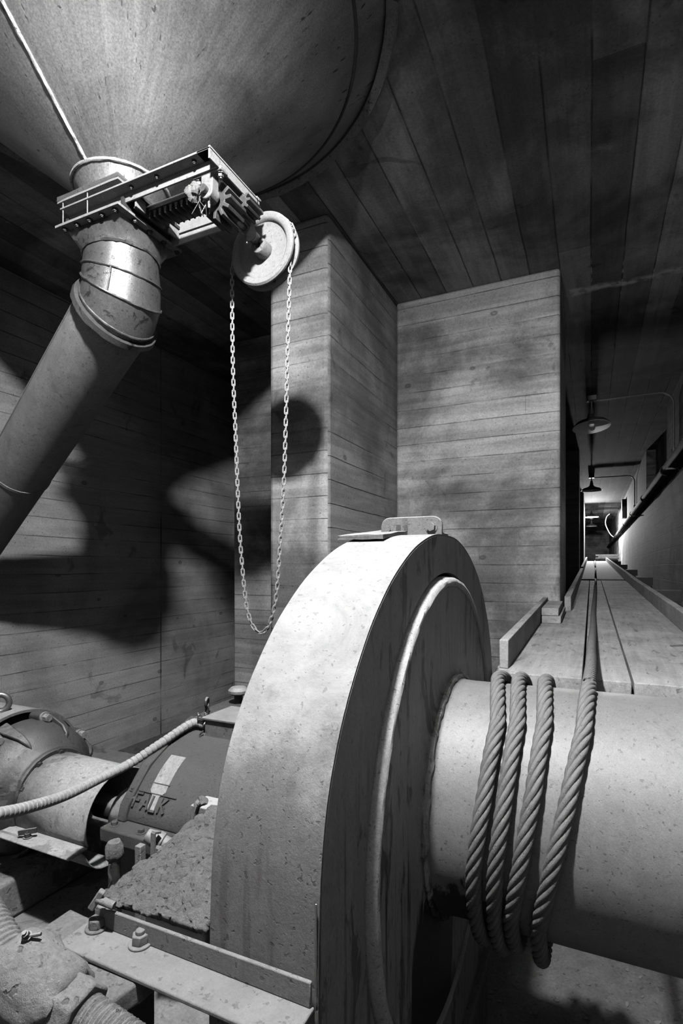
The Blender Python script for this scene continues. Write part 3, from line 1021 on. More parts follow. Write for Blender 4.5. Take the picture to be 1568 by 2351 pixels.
bd = MB()
ins = inset(outer, 0.012)
R = []
nx = 8
for k in range(nx + 1):
    x = GXA + (GXB - GXA) * k / nx
    R.append([(x, y, z) for y, z in outer])
vs = [bd.verts(r) for r in R]
for a, b in zip(vs, vs[1:]):
    for j in range(len(a) - 1):
        bd.face([a[j], a[j + 1], b[j + 1], b[j]])
vi = [bd.verts([(x, y, z) for y, z in ins]) for x in (GXA, GXB)]
for j in range(len(ins) - 1):
    bd.face([vi[0][j], vi[1][j], vi[1][j + 1], vi[0][j + 1]])
    bd.face([vs[0][j], vi[0][j], vi[0][j + 1], vs[0][j + 1]])
    bd.face([vs[-1][j], vs[-1][j + 1], vi[1][j + 1], vi[1][j]])
for j in (0, -1):
    bd.face([vs[i][j] for i in range(nx + 1)] + [vi[1][j], vi[0][j]])
build('guard_band', bd, M['guard'], gg)


def ring_plate(x0, x1, hole):
    b = MB()
    poly = outer + [(DC.y - 0.3, -1.198), (DC.y + 0.3, -1.198)]
    o_, i_ = [], []
    N = 200
    for k in range(N):
        a = 2 * PI * k / N
        dy, dz = math.cos(a), math.sin(a)
        best = None
        for j in range(len(poly)):
            (y0, z0), (y1, z1) = poly[j], poly[(j + 1) % len(poly)]
            ey, ez = y1 - y0, z1 - z0
            den = dy * ez - dz * ey
            if abs(den) < 1e-9:
                continue
            wy, wz = y0 - DC.y, z0 - DC.z
            t_ = (wy * ez - wz * ey) / den
            s_ = (wy * dz - wz * dy) / den
            if t_ > 0 and -1e-6 <= s_ <= 1 + 1e-6 and (best is None or t_ < best):
                best = t_
        rad = max(best, hole + 0.002) if best else hole + 0.01
        h = min(hole, best - 0.004) if best else hole
        best -= 0.004
        o_.append((DC.y + dy * best, DC.z + dz * best))
        i_.append((DC.y + dy * h, DC.z + dz * h))
    b.rings([[(x0, y, z) for y, z in o_], [(x1, y, z) for y, z in o_], [(x1, y, z) for y, z in i_], [(x0, y, z) for y, z in i_]], closed=True)
    return b


build('side_plate', ring_plate(-0.322, GXB + 0.0005, 0.503), M['guard_face'], gg, smooth=25)
build('side_plate', ring_plate(GXA - 0.0005, GXA + 0.012, 0.10), M['guard_face'], gg, smooth=25)
# lap plate and lifting bracket on the crown
tp = MB()
tp.hexa([(-0.50, 1.05, 0.062), (-0.395, 1.05, 0.062), (-0.395, 1.34, 0.094), (-0.50, 1.34, 0.094), (-0.50, 1.05, 0.071), (-0.395, 1.05, 0.071), (-0.395, 1.34, 0.103), (-0.50, 1.34, 0.103)])
tp.rough(0.003, 30, 2, 5)
build('crown_plate', tp, M['guard'], gg)
br = MB()
pa = []
x0, x1, z0, z1, rr = -0.462, -0.312, 0.074, 0.122, 0.022
for k in range(7):
    a = PI / 2 * k / 6
    pa.append((x1 - rr + rr * math.cos(a), z1 - rr + rr * math.sin(a)))
for k in range(7):
    a = PI / 2 + PI / 2 * k / 6
    pa.append((x0 + rr + rr * math.cos(a), z1 - rr + rr * math.sin(a)))
pa += [(x0, z0), (x1, z0)]
br.prism(pa, 'y', 1.215, 1.225)
br.box(x0, x1, 1.225, 1.275, 0.072, 0.084)
bko = build('crown_bracket', br, M['guard'], gg, bev=0.002)
build('bracket_bolt', MB().bolt((-0.337, 1.215, 0.096), (0, -1, 0), 0.0105, 0.009, False), M['guard'], bko)
build('bracket_bolt', MB().bolt((-0.445, 1.215, 0.094), (0, -1, 0), 0.0095, 0.007, False), M['guard'], bko)
build('bracket_slot', MB().box(-0.423, -0.412, 1.2135, 1.216, 0.088, 0.104), M['iron'], bko)
build('bracket_slot', MB().box(-0.404, -0.395, 1.2135, 1.216, 0.089, 0.102), M['iron'], bko)
# chipped weld down the front corner
cw_ = MB()
cw_.tube([(GXB - 0.003, DC.y - 0.651, -0.42 - 0.48 * k / 60) for k in range(61)], lambda i: 0.0012 + 0.006 * random.random() * (i / 60), 6)
build('corner_weld', cw_, M['guard'], gg)

# ---------------------------------------------------------------- angle-iron foot of the guard
YA = DC.y - 0.655
an = thing('foot_angle', 'dust caked angle iron foot bolted across the front of the gear guard', 'angle iron', (-0.5, 0.55, -0.60))
AZ = -0.545
va = MB()
va.hexa([(-0.690, YA - 0.006, AZ), (-0.315, YA - 0.006, AZ), (-0.315, YA, AZ), (-0.690, YA, AZ), (-0.690, YA - 0.006, AZ + 0.028), (-0.315, YA - 0.006, AZ + 0.032), (-0.315, YA, AZ + 0.032), (-0.690, YA, AZ + 0.028)])
build('upright_leg', va, M['angle'], an, bev=0.0015)
ha = MB()
ha.box(-0.705, -0.312, YA - 0.060, YA, AZ - 0.007, AZ)
build('flat_leg', ha, M['angle'], an, bev=0.002)
for (u, v) in ((222, 2131), (322, 2168)):
    p = onZ(u, v, AZ)
    b = MB().bolt(p, (0, 0, 1), 0.0125, 0.016, u > 300)
    build('foot_bolt', b, M['angle'] if u > 300 else M['plate'], an, bev=0.001)
# crusted sloping plate behind the angle
A1 = onY(489, 1862, 0.76)
B1 = onY(232, 2072, YA + 0.008)
C1 = Vector((-0.482, YA + 0.004, -0.508))
cp = MB()
N = 64
g = []
for i in range(N + 1):
    s_ = i / N
    row = []
    top = Vector((-0.482, A1.y, A1.z)).lerp(A1, 0.0)
    for j in range(N + 1):
        t_ = j / N
        # bottom edge from C1 to B1, upper edge from the guard down to B1
        bot = C1.lerp(B1, t_)
        up_ = Vector((-0.482, A1.y, A1.z + 0.02)).lerp(A1, min(1, t_ * 4)) if t_ < 0.25 else A1.lerp(B1, (t_ - 0.25) / 0.75)
        row.append(bot.lerp(up_, s_))
    g.append(row)
gv = [cp.verts(r) for r in g]
for i in range(N):
    for j in range(N):
        cp.face([gv[i][j], gv[i][j + 1], gv[i + 1][j + 1], gv[i + 1][j]])
bmesh.ops.remove_doubles(cp.bm, verts=cp.bm.verts, dist=1e-4)
cp.rough(0.0055, 24, 3)
cp.rough(0.0022, 80, 9)
so = build('sloping_plate', cp, M['crust'])
so.modifiers.new('thickness', 'SOLIDIFY').thickness = 0.012
tag(so, 'sloping plate crusted with flaking dust, wedged between gear guard and angle iron foot', 'plate')
# T-headed rod at the tip of the plate
th_ = thing('t_head_rod', 'short T-headed rod at the left tip of the crusted sloping plate', 'rod', tuple(onT(240, 2068, 0.80)))
pA, pB = onT(262, 2080, 0.80), onT(224, 2064, 0.805)
build('rod', MB().cyl(pA, pB, 0.006, n=12), M['angle'], th_)
build('head', MB().bar(onT(209, 2086, 0.805), onT(236, 2045, 0.805), 0.010, 0.010), M['angle'], th_, bev=0.002)

# base rail plate running towards the viewer
bp_ = MB()
bp_.prism([(-0.765, 0.60), (-0.765, 0.30), (-0.60, 0.30), (-0.578, 0.33), (-0.565, 0.42), (-0.548, 0.538), (-0.55, 0.60)], 'z', -0.585, -0.553)
tag(build('base_plate', bp_.rough(0.003, 22, 1, 5), M['plate'], bev=0.008, seg=3), 'thick gritty base plate under the angle iron foot, bottom left', 'plate')
post = MB().box(-0.74, -0.58, 0.44, 0.60, -0.905, -0.586)
tag(build('concrete_block', post, M['gearbox'], bev=0.01), 'concrete block propping the gritty base plate, coloured dark for shade', 'block')  # dark coat puts the shade below the plate into the block's colour

# ---------------------------------------------------------------- gearbox
gb = thing('gearbox', 'dark cast iron gearbox with a sloping front, left of the gear guard', 'gearbox', (-0.76, 1.25, -0.905))
X0, X1 = -1.04, -0.492
prof = smooth_path([(0, 0.955, -0.615), (0, 0.965, -0.58), (0, 1.03, -0.508), (0, 1.12, -0.462), (0, 1.21, -0.432), (0, 1.30, -0.413)], 0.015)
poly = [(p.y, p.z) for p in prof] + [(1.55, -0.41), (1.62, -0.44), (1.64, -0.615)]
cu = MB()
cu.prism(poly, 'x', X0, X1)
build('upper_casing', cu, M['gearbox'], gb, bev=0.006)
build('split_flange', MB().box(X0 - 0.015, X1, 0.905, 1.66, -0.645, -0.612), M['gearbox'], gb, bev=0.004)
build('lower_casing', MB().box(X0, X1, 0.95, 1.62, -0.905, -0.638), M['gearbox'], gb, bev=0.01)
# ribs at the end of the casing
rb = MB()
rb.prism([(0.945, -0.613), (0.955, -0.575), (1.025, -0.498), (1.118, -0.452), (1.21, -0.422), (1.25, -0.45), (1.05, -0.613)], 'x', X0 - 0.004, X0 + 0.022)
build('end_rib', rb, M['gearbox'], gb, bev=0.004)
for x in (-1.03, -0.945, -0.86, -0.775, -0.69):
    build('casing_bolt', MB().bolt((x, 0.927, -0.612), (0, 0, 1), 0.0085, 0.010, False), M['gearbox'], gb, bev=0.001)
lug = MB().cyl((-1.03, 0.985, -0.612), (-1.03, 0.985, -0.560), 0.020, n=20)
build('casing_lug', lug, M['gearbox'], gb, bev=0.003)
build('casing_bolt', MB().bolt((-1.03, 0.985, -0.560), (0, 0, 1), 0.010, 0.012), M['gearbox'], gb)
cap = MB()
cap.cyl((X0 - 0.06, 1.03, -0.635), (X0, 1.03, -0.635), 0.062, 0.075, 40)
cap.cyl((X0 - 0.16, 1.03, -0.635), (X0 - 0.06, 1.03, -0.635), 0.03, n=24)
build('bearing_cap', cap, M['iron'], gb, bev=0.003)
# raised plate and lettering pads on the slope


def slope_pt(x, s_):
    P = [(p.y, p.z) for p in prof]
    k = s_ * (len(P) - 1)
    i = min(int(k), len(P) - 2)
    f_ = k - i
    y = P[i][0] * (1 - f_) + P[i + 1][0] * f_
    z = P[i][1] * (1 - f_) + P[i + 1][1] * f_
    ty, tz = P[i + 1][0] - P[i][0], P[i + 1][1] - P[i][1]
    L = math.hypot(ty, tz)
    return Vector((x, y, z)), Vector((0, -tz / L, ty / L))


lb_ = MB()
strip = []
for k in range(13):
    s_ = 0.085 + 0.33 * k / 12
    wd = 0.011 if s_ < 0.175 else 0.024
    xc_ = -0.956 - 0.020 * max(0.0, s_ - 0.17)
    pL, nn = slope_pt(xc_ - wd, s_)
    pR, nn = slope_pt(xc_ + wd, s_)
    strip.append([pL - nn * 0.004, pR - nn * 0.004, pR + nn * 0.002, pL + nn * 0.002])
lb_.rings(strip)
build('data_plate', lb_, M['pale'], gb)['label'] = 'pale worn data plate'


def on_slope(x, h):
    return slope_pt(x, 0.078 + 0.088 * h)


let = MB()
FALK = {'F': [((0, 0), (0, 1)), ((0, 1), (0.8, 1)), ((0, 0.55), (0.65, 0.55))], 'A': [((0, 0), (0.42, 1)), ((0.42, 1), (0.84, 0)), ((0.2, 0.36), (0.64, 0.36))],
        'L': [((0, 0), (0, 1)), ((0, 0), (0.75, 0))], 'K': [((0, 0), (0, 1)), ((0, 0.45), (0.75, 1)), ((0.2, 0.55), (0.8, 0))]}
for k, chn in enumerate('FALK'):
    xb_ = -1.012 + 0.0265 * k
    for (ax0, h0), (ax1, h1) in FALK[chn]:
        for q in range(4):
            pa_, n1 = on_slope(xb_ + 0.023 * (ax0 + (ax1 - ax0) * q / 4), h0 + (h1 - h0) * q / 4)
            pb_, n2 = on_slope(xb_ + 0.023 * (ax0 + (ax1 - ax0) * (q + 1) / 4), h0 + (h1 - h0) * (q + 1) / 4)
            dv_ = (pb_ - pa_) * 0.08
            let.bar(pa_ - dv_ + n1 * 0.001, pb_ + dv_ + n2 * 0.001, 0.0052, 0.007, n1)
for h_ in (1.14, 1.75):
    pa_, n1 = on_slope(-1.014 if h_ < 1.5 else -0.98, h_)
    pb_, n2 = on_slope(-0.895 if h_ < 1.5 else -0.93, h_)
    let.bar(pa_, pb_, 0.0018, 0.006, n1)
build('cast_lettering', let, M['gearbox'], gb)
eb = MB()
ep_ = Vector((-1.005, 1.235, -0.40))
eb.torus(ep_ + Vector((0, 0, 0.013)), (1, 0.4, 0), 0.0125, 0.004, 24, 8)
eb.cyl(ep_ - Vector((0, 0, 0.035)), ep_, 0.006, n=12)
tag(build('eyebolt', eb, M['iron']), 'small dark eyebolt on the gearbox lid behind the conduit fitting', 'eyebolt')
brh = thing('breather_cap', 'mushroom shaped breather cap on the gearbox, beside the guard edge', 'breather', (-0.98, 1.352, -0.412))
build('cap', MB().lathe([(0.002, 0.052), (0.022, 0.049), (0.031, 0.040), (0.031, 0.032), (0.024, 0.027), (0.002, 0.027)], (-0.98, 1.352, -0.412), (0, 0, 1), 32), M['brass'], brh)
build('stem', MB().cyl((-0.98, 1.352, -0.414), (-0.98, 1.352, -0.384), 0.013, n=20), M['iron'], brh)
# junction box
jb = thing('junction_box', 'grey steel junction box on the gearbox, ending the ribbed conduit', 'junction box', (-0.87, 1.21, -0.47))
build('box_body', MB().box(-0.944, -0.78, 1.15, 1.27, -0.475, -0.408), M['jbox'], jb, bev=0.003)
build('box_lid', MB().box(-0.950, -0.775, 1.144, 1.275, -0.408, -0.399), M['jbox'], jb, bev=0.003)
build('box_foot', MB().box(-0.935, -0.79, 1.128, 1.25, -0.484, -0.476), M['gearbox'], jb, bev=0.002)
hk = MB().tube([(-0.946, 1.147, -0.437), (-0.954, 1.142, -0.447), (-0.950, 1.142, -0.458), (-0.943, 1.147, -0.454)], 0.0025, 6)
build('latch', hk, M['shine'], jb)
# flexible conduit
fx = thing('flexible_conduit', 'ribbed flexible conduit sagging from the junction box across the motor', 'conduit', tuple(onY(0, 1868, 0.62)))
fpts = [Vector((-0.962, 1.172, -0.428)), onY(440, 1661, 1.16), onY(370, 1706, 1.08), onY(300, 1752, 1.01), onY(230, 1787, 0.92), onY(150, 1826, 0.81), onY(70, 1852, 0.70), onY(0, 1868, 0.62), onY(-90, 1880, 0.54), onY(-200, 1900, 0.5)]
fp = smooth_path(fpts, 0.0016)
acc = [0.0]
for i in range(1, len(fp)):
    acc.append(acc[-1] + (fp[i] - fp[i - 1]).length)
build('ribbed_hose', MB().tube(fp, lambda i: 0.0118 - 0.0022 * max(0.0, math.cos(2 * PI * acc[i] / 0.0135)) ** 6, 16), M['flex'], fx, smooth=60)
cn = MB()
cn.cyl(fpts[0] + Vector((-0.006, 0.0, -0.003)), (-0.943, 1.195, -0.424), 0.0150, n=20)
cn.box(-0.975, -0.955, 1.155, 1.175, -0.414, -0.406)
cn.bolt((-0.972, 1.163, -0.408), (-0.3, -0.2, 1), 0.005, 0.010)
cn.bolt((-0.957, 1.175, -0.408), (-0.3, -0.2, 1), 0.005, 0.010)
build('clamp_connector', cn, M['shine'], fx, bev=0.001)

# ---------------------------------------------------------------- coupling guard
cg = thing('coupling_guard', 'pale sheet metal coupling guard between motor and gearbox', 'coupling guard', (-1.25, 1.03, -0.80))
CA = Vector((0, 1.035, -0.645))
sh = MB()
prof_c = []
for k in range(29):
    a = math.radians(200) - math.radians(220) * k / 28
    prof_c.append((CA.y + 0.118 * math.cos(a), CA.z + 0.118 * math.sin(a)))
R = []
for x in (-1.385, -1.12):
    sc = 1.0 if x < -1.2 else 0.98
    R.append([(x, CA.y + (y - CA.y) * sc, CA.z + (z - CA.z) * sc) for y, z in prof_c])
va_, vb_ = sh.verts(R[0]), sh.verts(R[1])
for j in range(len(prof_c) - 1):
    sh.face([va_[j], va_[j + 1], vb_[j + 1], vb_[j]])
so = build('guard_shell', sh, M['coupling'], cg)
so.modifiers.new('thickness', 'SOLIDIFY').thickness = 0.003
fl_ = MB()
y0, z0 = prof_c[0]
fl_.box(-1.40, -1.12, y0 - 0.055, y0 + 0.002, z0 - 0.004, z0)
fo = build('guard_lip', fl_, M['coupling'], cg, bev=0.001)
lw = MB()
pts = [(y0 - 0.055, z0 - 0.004), (y0 - 0.02, z0 - 0.006), (y0 + 0.005, z0 - 0.045), (y0 + 0.035, z0 - 0.068), (y0 + 0.09, z0 - 0.075)]
pp = smooth_path([(0, y, z) for y, z in pts], 0.01)
va_, vb_ = lw.verts([(-1.40, p.y, p.z) for p in pp]), lw.verts([(-1.115, p.y, p.z) for p in pp])
for j in range(len(pp) - 1):
    lw.face([va_[j], va_[j + 1], vb_[j + 1], vb_[j]])
lo_ = build('lower_half', lw, M['coupling'], cg)
lo_.modifiers.new('thickness', 'SOLIDIFY').thickness = 0.003
build('wing_bolt', MB().bolt((-1.30, y0 - 0.028, z0), (0, 0, 1), 0.008, 0.012).bar((-1.318, y0 - 0.04, z0 + 0.014), (-1.282, y0 - 0.016, z0 + 0.018), 0.006, 0.012), M['iron'], cg)

# ---------------------------------------------------------------- motor
MA = Vector((0, 1.035, -0.635))
mo = thing('motor', 'large dark electric motor with ribbed end bell at the left edge', 'motor', (-1.7, 1.035, -0.80))
build('end_bell', MB().lathe([(0.03, 0.045), (0.118, 0.045), (0.126, 0.040), (0.132, 0.030), (0.150, 0.022), (0.172, -0.005), (0.186, -0.05), (0.188, -0.085), (0.03, -0.085)], (-1.43, MA.y, MA.z), (1, 0, 0), 96), M['motor'], mo, smooth=50)
ring = MB().lathe([(0.100, 0.052), (0.118, 0.052), (0.121, 0.046), (0.121, 0.044), (0.100, 0.044)], (-1.43, MA.y, MA.z), (1, 0, 0), 80, closed=True)
build('bearing_ring', ring, M['motor'], mo)
for k in range(10):
    a = 2 * PI * k / 10 + 0.2
    build('ring_bolt', MB().bolt((-1.378, MA.y + 0.109 * math.cos(a), MA.z + 0.109 * math.sin(a)), (1, 0, 0), 0.008, 0.010, False), M['motor'], mo)
shl = MB()
shl.lathe([(0.205, -0.10), (0.213, -0.10), (0.213, -0.62), (0.205, -0.62)], (-1.43, MA.y, MA.z), (1, 0, 0), 96, closed=True)
build('shell', shl, M['motor_top'], mo)
build('stator', MB().lathe([(0.04, -0.13), (0.200, -0.13), (0.204, -0.6), (0.04, -0.62)], (-1.43, MA.y, MA.z), (1, 0, 0), 64), M['iron'], mo)
for k in range(8):
    a = 2 * PI * k / 8 + math.radians(22)
    c_, s_ = math.cos(a), math.sin(a)
    p = lambda r, h, o: Vector((-1.43 + h, MA.y + r * c_ - o * s_, MA.z + r * s_ + o * c_))
    b = MB()
    b.rings([[p(r - 0.02, h - 0.03, -w_), p(r - 0.02, h - 0.03, w_), p(r, h, w_ * 0.8), p(r, h, -w_ * 0.8)] for r, h, w_ in ((0.140, 0.026, 0.004), (0.160, 0.020, 0.008), (0.180, 0.000, 0.013), (0.197, -0.045, 0.020), (0.206, -0.075, 0.024))])
    build('bell_rib', b, M['motor'], mo, bev=0.004)
    bo = MB().bolt(p(0.190, -0.055, 0.036), (1, 0, 0), 0.0125, 0.022, False)
    build('bell_lug', MB().cyl(p(0.188, -0.10, 0.036), p(0.188, -0.052, 0.036), 0.019, n=16), M['motor'], mo, bev=0.003)
    build('bell_bolt', bo, M['brass'], mo, bev=0.001)
ft = MB()
ft.box(-2.0, -1.5, 0.83, 1.24, -0.80, -0.775)
ft.prism([(0.87, -0.778), (1.2, -0.778), (1.16, -0.70), (0.91, -0.70)], 'x', -1.98, -1.52)
build('motor_foot', ft, M['motor'], mo, bev=0.006)
ey = MB()
ec = onX(19, 1642, -1.60)
ec = Vector((-1.585, 1.005, MA.z + 0.207))
ey.torus(ec + Vector((0, 0, 0.030)), (1.0, -0.75, 0), 0.025, 0.0085, 32, 12)
ey.cyl(ec - Vector((0, 0, 0.012)), ec + Vector((0, 0, 0.006)), 0.02, 0.014, 24)
tag(build('lifting_eye', ey, M['galv']), 'steel lifting eye screwed into the motor top, left edge', 'lifting eye')

# ---------------------------------------------------------------- small pipework below the gearbox
sv = thing('capped_pipe', 'upright pipe with a round crusty cap below the gearbox corner', 'pipe', tuple(onY(262, 2060, 0.74)))
p1 = onY(262, 2062, 0.74)
p2 = onY(263, 1975, 0.74)
build('pipe_stem', MB().cyl(Vector((p2.x, p2.y, -0.905)), p2, 0.0105, n=20).rough(0.002, 50), M['iron'], sv)
pc = onY(262, 1953, 0.74)
build('pipe_cap', MB().lathe([(0.003, 0.019), (0.011, 0.017), (0.0155, 0.008), (0.016, -0.008), (0.012, -0.016), (0.003, -0.016)], pc, (0, 0, 1), 28).rough(0.003, 55), M['plate'], sv)
dr = MB()
dr.tube(smooth_path([onY(252, 1985, 0.722), onY(250, 2005, 0.720), onY(255, 2022, 0.720), onY(250, 2038, 0.722)], 0.004), 0.0022, 6)
build('drip', dr, M['shine'], sv)
bq0 = onY(322, 2012, 0.76)
bq1 = onY(322, 1940, 0.76)
tag(build('square_post', MB().bar(Vector((bq0.x, bq0.y, -0.905)), bq1, 0.014, 0.014, (0, 1, 0)), M['angle'], bev=0.001), 'thin square steel post standing beside the capped pipe', 'post')
dv = thing('drain_valve', 'short drain pipe with plug and strap poking out below the gearbox', 'drain pipe', tuple(onY(370, 1950, 0.80)))
a0, a1 = onY(336, 1916, 0.80), onY(424, 1962, 0.83)
a1 = a0 + (a1 - a0) * ((-0.480 - a0.x) / (a1.x - a0.x))
build('plug', MB().cyl(a0, a0 + (a1 - a0).normalized() * 0.018, 0.012, 0.016, 20), M['brass'], dv, bev=0.002)
build('drain_pipe', MB().cyl(a0 + (a1 - a0).normalized() * 0.018, a1, 0.0155, n=24), M['brass'], dv)
build('union_ring', MB().cyl(a0 + (a1 - a0).normalized() * 0.022, a0 + (a1 - a0).normalized() * 0.036, 0.0185, n=24), M['brass'], dv, bev=0.002)
stp = MB()
stp.bar(onY(352, 1912, 0.785), onY(351, 1975, 0.785), 0.010, 0.004, (0, 1, 0))
stp.bar(onY(352, 1912, 0.785), onY(366, 1910, 0.80), 0.010, 0.004, (0, 0, 1))
build('strap', stp, M['angle'], dv)
crossbar = MB().bar(onY(352, 1948, 0.79), onY(400, 1968, 0.80), 0.012, 0.014)
build('cross_bar', crossbar, M['angle'], dv, bev=0.001)
ss = thing('shim_strap', 'bent flat strap hooked over a block near the crusted sloping plate', 'strap', tuple(onY(450, 1880, 0.83)))
s1 = smooth_path([onY(446, 1900, 0.84), onY(446, 1868, 0.84), onY(452, 1845, 0.84), onY(464, 1836, 0.85), onY(478, 1842, 0.87)], 0.006)
sb_ = MB()
for i in range(len(s1) - 1):
    sb_.bar(s1[i], s1[i + 1], 0.016, 0.004, (0.6, 0.75, 0.2))
build('strap_band', sb_, M['angle'], ss)
blk = onY(472, 1862, 0.86)
build('strap_block', MB().box(blk.x - 0.022, blk.x + 0.045, blk.y - 0.02, blk.y + 0.03, blk.z - 0.016, blk.z + 0.016), M['frame'], ss, bev=0.002)

# ---------------------------------------------------------------- conduit fitting, bottom left
cf = thing('conduit_fitting', 'dust caked conduit tee with hex nut at the bottom left corner', 'conduit fitting', tuple(onT(110, 2351, 0.56)))
f0, f1 = onT(15, 2205, 0.585), onT(160, 2308, 0.548)
ax = (f1 - f0).normalized()
bdy = MB()
L = (f1 - f0).length
bdy.lathe([(0.003, -0.005), (0.027, 0.0), (0.036, 0.012), (0.040, 0.03), (0.040, L * 0.55), (0.038, L * 0.75), (0.035, L * 0.92), (0.029, L * 0.99), (0.003, L)], f0, ax, 48)
bdy.rough(0.006, 28, 5)
bo = build('tee_body', bdy, M['fitting'], cf, smooth=60)
brn = MB()
bd0 = f0.lerp(f1, 0.35)
brn.lathe([(0.036, 0.0), (0.036, 0.05), (0.042, 0.055), (0.042, 0.085), (0.03, 0.09), (0.003, 0.09)], bd0, (bd0 - Vector((0, 0, 0.09)) - Vector((0.03, 0.02, 0)) - bd0), 36)
build('tee_branch', brn.rough(0.003, 40, 2), M['fitting'], cf)
nut = MB()
nut.cyl(f1 - ax * 0.008, f1 + ax * 0.022, 0.031, 0.031, 6, rot=0.25)
build('hex_nut', nut, M['fitting'], cf, bev=0.003)
thd = MB()
tp0 = f1 + ax * 0.024
tpts = [tp0 + ax * (0.0012 * k) for k in range(170)]
thd.tube(tpts, lambda i: 0.0200 + 0.0013 * math.cos(2 * PI * i * 0.0012 / 0.0042), 28)
build('threaded_pipe', thd, M['fitting'], cf, smooth=70)
hs = MB()
dl = (onT(-60, 2080, 0.62) - f0).normalized()
hpts = [f0 - dl * 0.01 + dl * (0.0012 * k) for k in range(220)]
hs.tube(hpts, lambda i: 0.0230 + 0.0012 * math.cos(2 * PI * i * 0.0012 / 0.0062), 28)
build('corrugated_hose', hs, M['fitting'], cf, smooth=70)
sc_ = onT(62, 2150, 0.57)
build('clamp_screw', MB().bolt(sc_, (0.2, -0.5, 0.8), 0.004, 0.007).cyl(sc_, sc_ + Vector((0.014, 0.006, 0.003)), 0.0018, n=8), M['iron'], cf)

# ---------------------------------------------------------------- wire rope
RR = 0.0148


def deck_z(y):
    if y < 8.0:
        return -0.29 + 0.031 * (y - 3.83)
    return deck_z(7.9999) + 0.037 * (y - 8.0)


def drum_u(x, ang, rad):      # angle 0 = top, growing towards the viewer
    return Vector((x, DC.y - rad * math.sin(ang), DC.z + rad * math.cos(ang)))


# X of each wrap at the top and under the drum, read off the picture
tops = [onZ(1352, 1585, -0.262).x, onZ(1257, 1565, -0.262).x, onZ(1200, 1560, -0.262).x, onZ(1155, 1556, -0.262).x]
RT = DR + RR * 0.98
px_front = [[(1340, 1680), (1302, 1850), (1262, 2020), (1235, 2130)], [(1250, 1660), (1225, 1820), (1193, 2000), (1172, 2110)],
            [(1188, 1660), (1160, 1830), (1137, 2000), (1135, 2120)], [(1143, 1660), (1112, 1830), (1087, 2000), (1090, 2090)]]


def hit(u, v, rad):
    d = ray(u, v)
    # intersect with the cylinder of radius rad round the drum axis
    a = d.y * d.y + d.z * d.z
    b = -2 * (d.y * DC.y + d.z * DC.z)
    c = DC.y ** 2 + DC.z ** 2 - rad * rad
    D = b * b - 4 * a * c
    if D < 0:
        t_ = -b / (2 * a)
    else:
        t_ = (-b - math.sqrt(D)) / (2 * a)
    p = d * t_
    return p.x, math.atan2(DC.y - p.y, p.z - DC.z)


ctrl = []       # (angle total, x, radius)
for k in range(4):
    base = 2 * PI * k
    ctrl.append((base + 0.0, tops[k], RT))
    for (u, v) in px_front[k]:
        x, a = hit(u, v, RT)
        if a < 0:
            a += 2 * PI
        ctrl.append((base + a, x, RT))
    xb = ctrl[-1][1] - 0.004
    sag = (0.035, 0.012, 0.04, 0.02)[k]
    ctrl.append((base + PI * 1.02, xb, RT + sag))
    if k < 3:
        ctrl.append((base + PI * 1.5, (xb + tops[k + 1]) / 2, RT + 0.004))
    else:
        ctrl.append((base + PI * 1.4, xb - 0.004, RT))
wp_ = [Vector((a, x, r)) for a, x, r in ctrl]
wpts = []
for i in range(len(wp_) - 1):
    P0 = wp_[max(i - 1, 0)]
    P1, P2 = wp_[i], wp_[i + 1]
    P3 = wp_[min(i + 2, len(wp_) - 1)]
    n_ = max(2, int((P2.x - P1.x) * RT / 0.007))
    for j in range(n_):
        t_ = j / n_
        q = P1.lerp(P2, t_)
        # smooth x and radius, angle linear
        s_ = t_ * t_ * (3 - 2 * t_) if abs(P2.z - P1.z) > 0.003 else t_
        wpts.append(drum_u(q.y, q.x, P1.z + (P2.z - P1.z) * s_))
run = []
x_off = tops[0]
run_ctrl = [drum_u(x_off, -0.25, RT), Vector((x_off + 0.004, 1.6, DC.z + RT - 0.012)), Vector((0.0, 2.1, deck_z(2.1) + RR + 0.055)), Vector((0.008, 3.0, deck_z(3.0) + RR + 0.012)), Vector((0.012, 3.9, deck_z(3.9) + RR)),
            Vector((0.03, 5.5, deck_z(5.5) + RR)), Vector((0.05, 8.0, deck_z(8.0) + RR)), Vector((0.07, 12.0, deck_z(12.0) + RR)), Vector((0.10, 18.3, deck_z(18.3) + RR))]
run = smooth_path(run_ctrl, 0.009)
path = list(reversed(run)) + wpts
rp = MB()
fr = frames(path)
acc = [0.0]
for i in range(1, len(path)):
    acc.append(acc[-1] + (path[i] - path[i - 1]).length)
LAY = 0.165
rs, off = RR * 0.43, RR * 0.60
for k in range(6):
    R = []
    for i, p in enumerate(path):
        if path[i].y > 6.5 and i % 12 and i != 0:
            continue
        a, b = fr[i]
        th2 = 2 * PI * acc[i] / LAY + 2 * PI * k / 6
        c_ = p + (a * math.cos(th2) + b * math.sin(th2)) * off
        m_ = 8
        R.append([c_ + (a * math.cos(2 * PI * j / m_ + th2) + b * math.sin(2 * PI * j / m_ + th2)) * rs for j in range(m_)])
    rp.rings(R)
ropeo = build('wire_rope', rp, M['rope'], smooth=70)
tag(ropeo, 'thick twisted wire rope wound round the drum and running down the plank deck', 'wire rope')

# ---------------------------------------------------------------- plank deck up the corridor
YD0 = 1.87


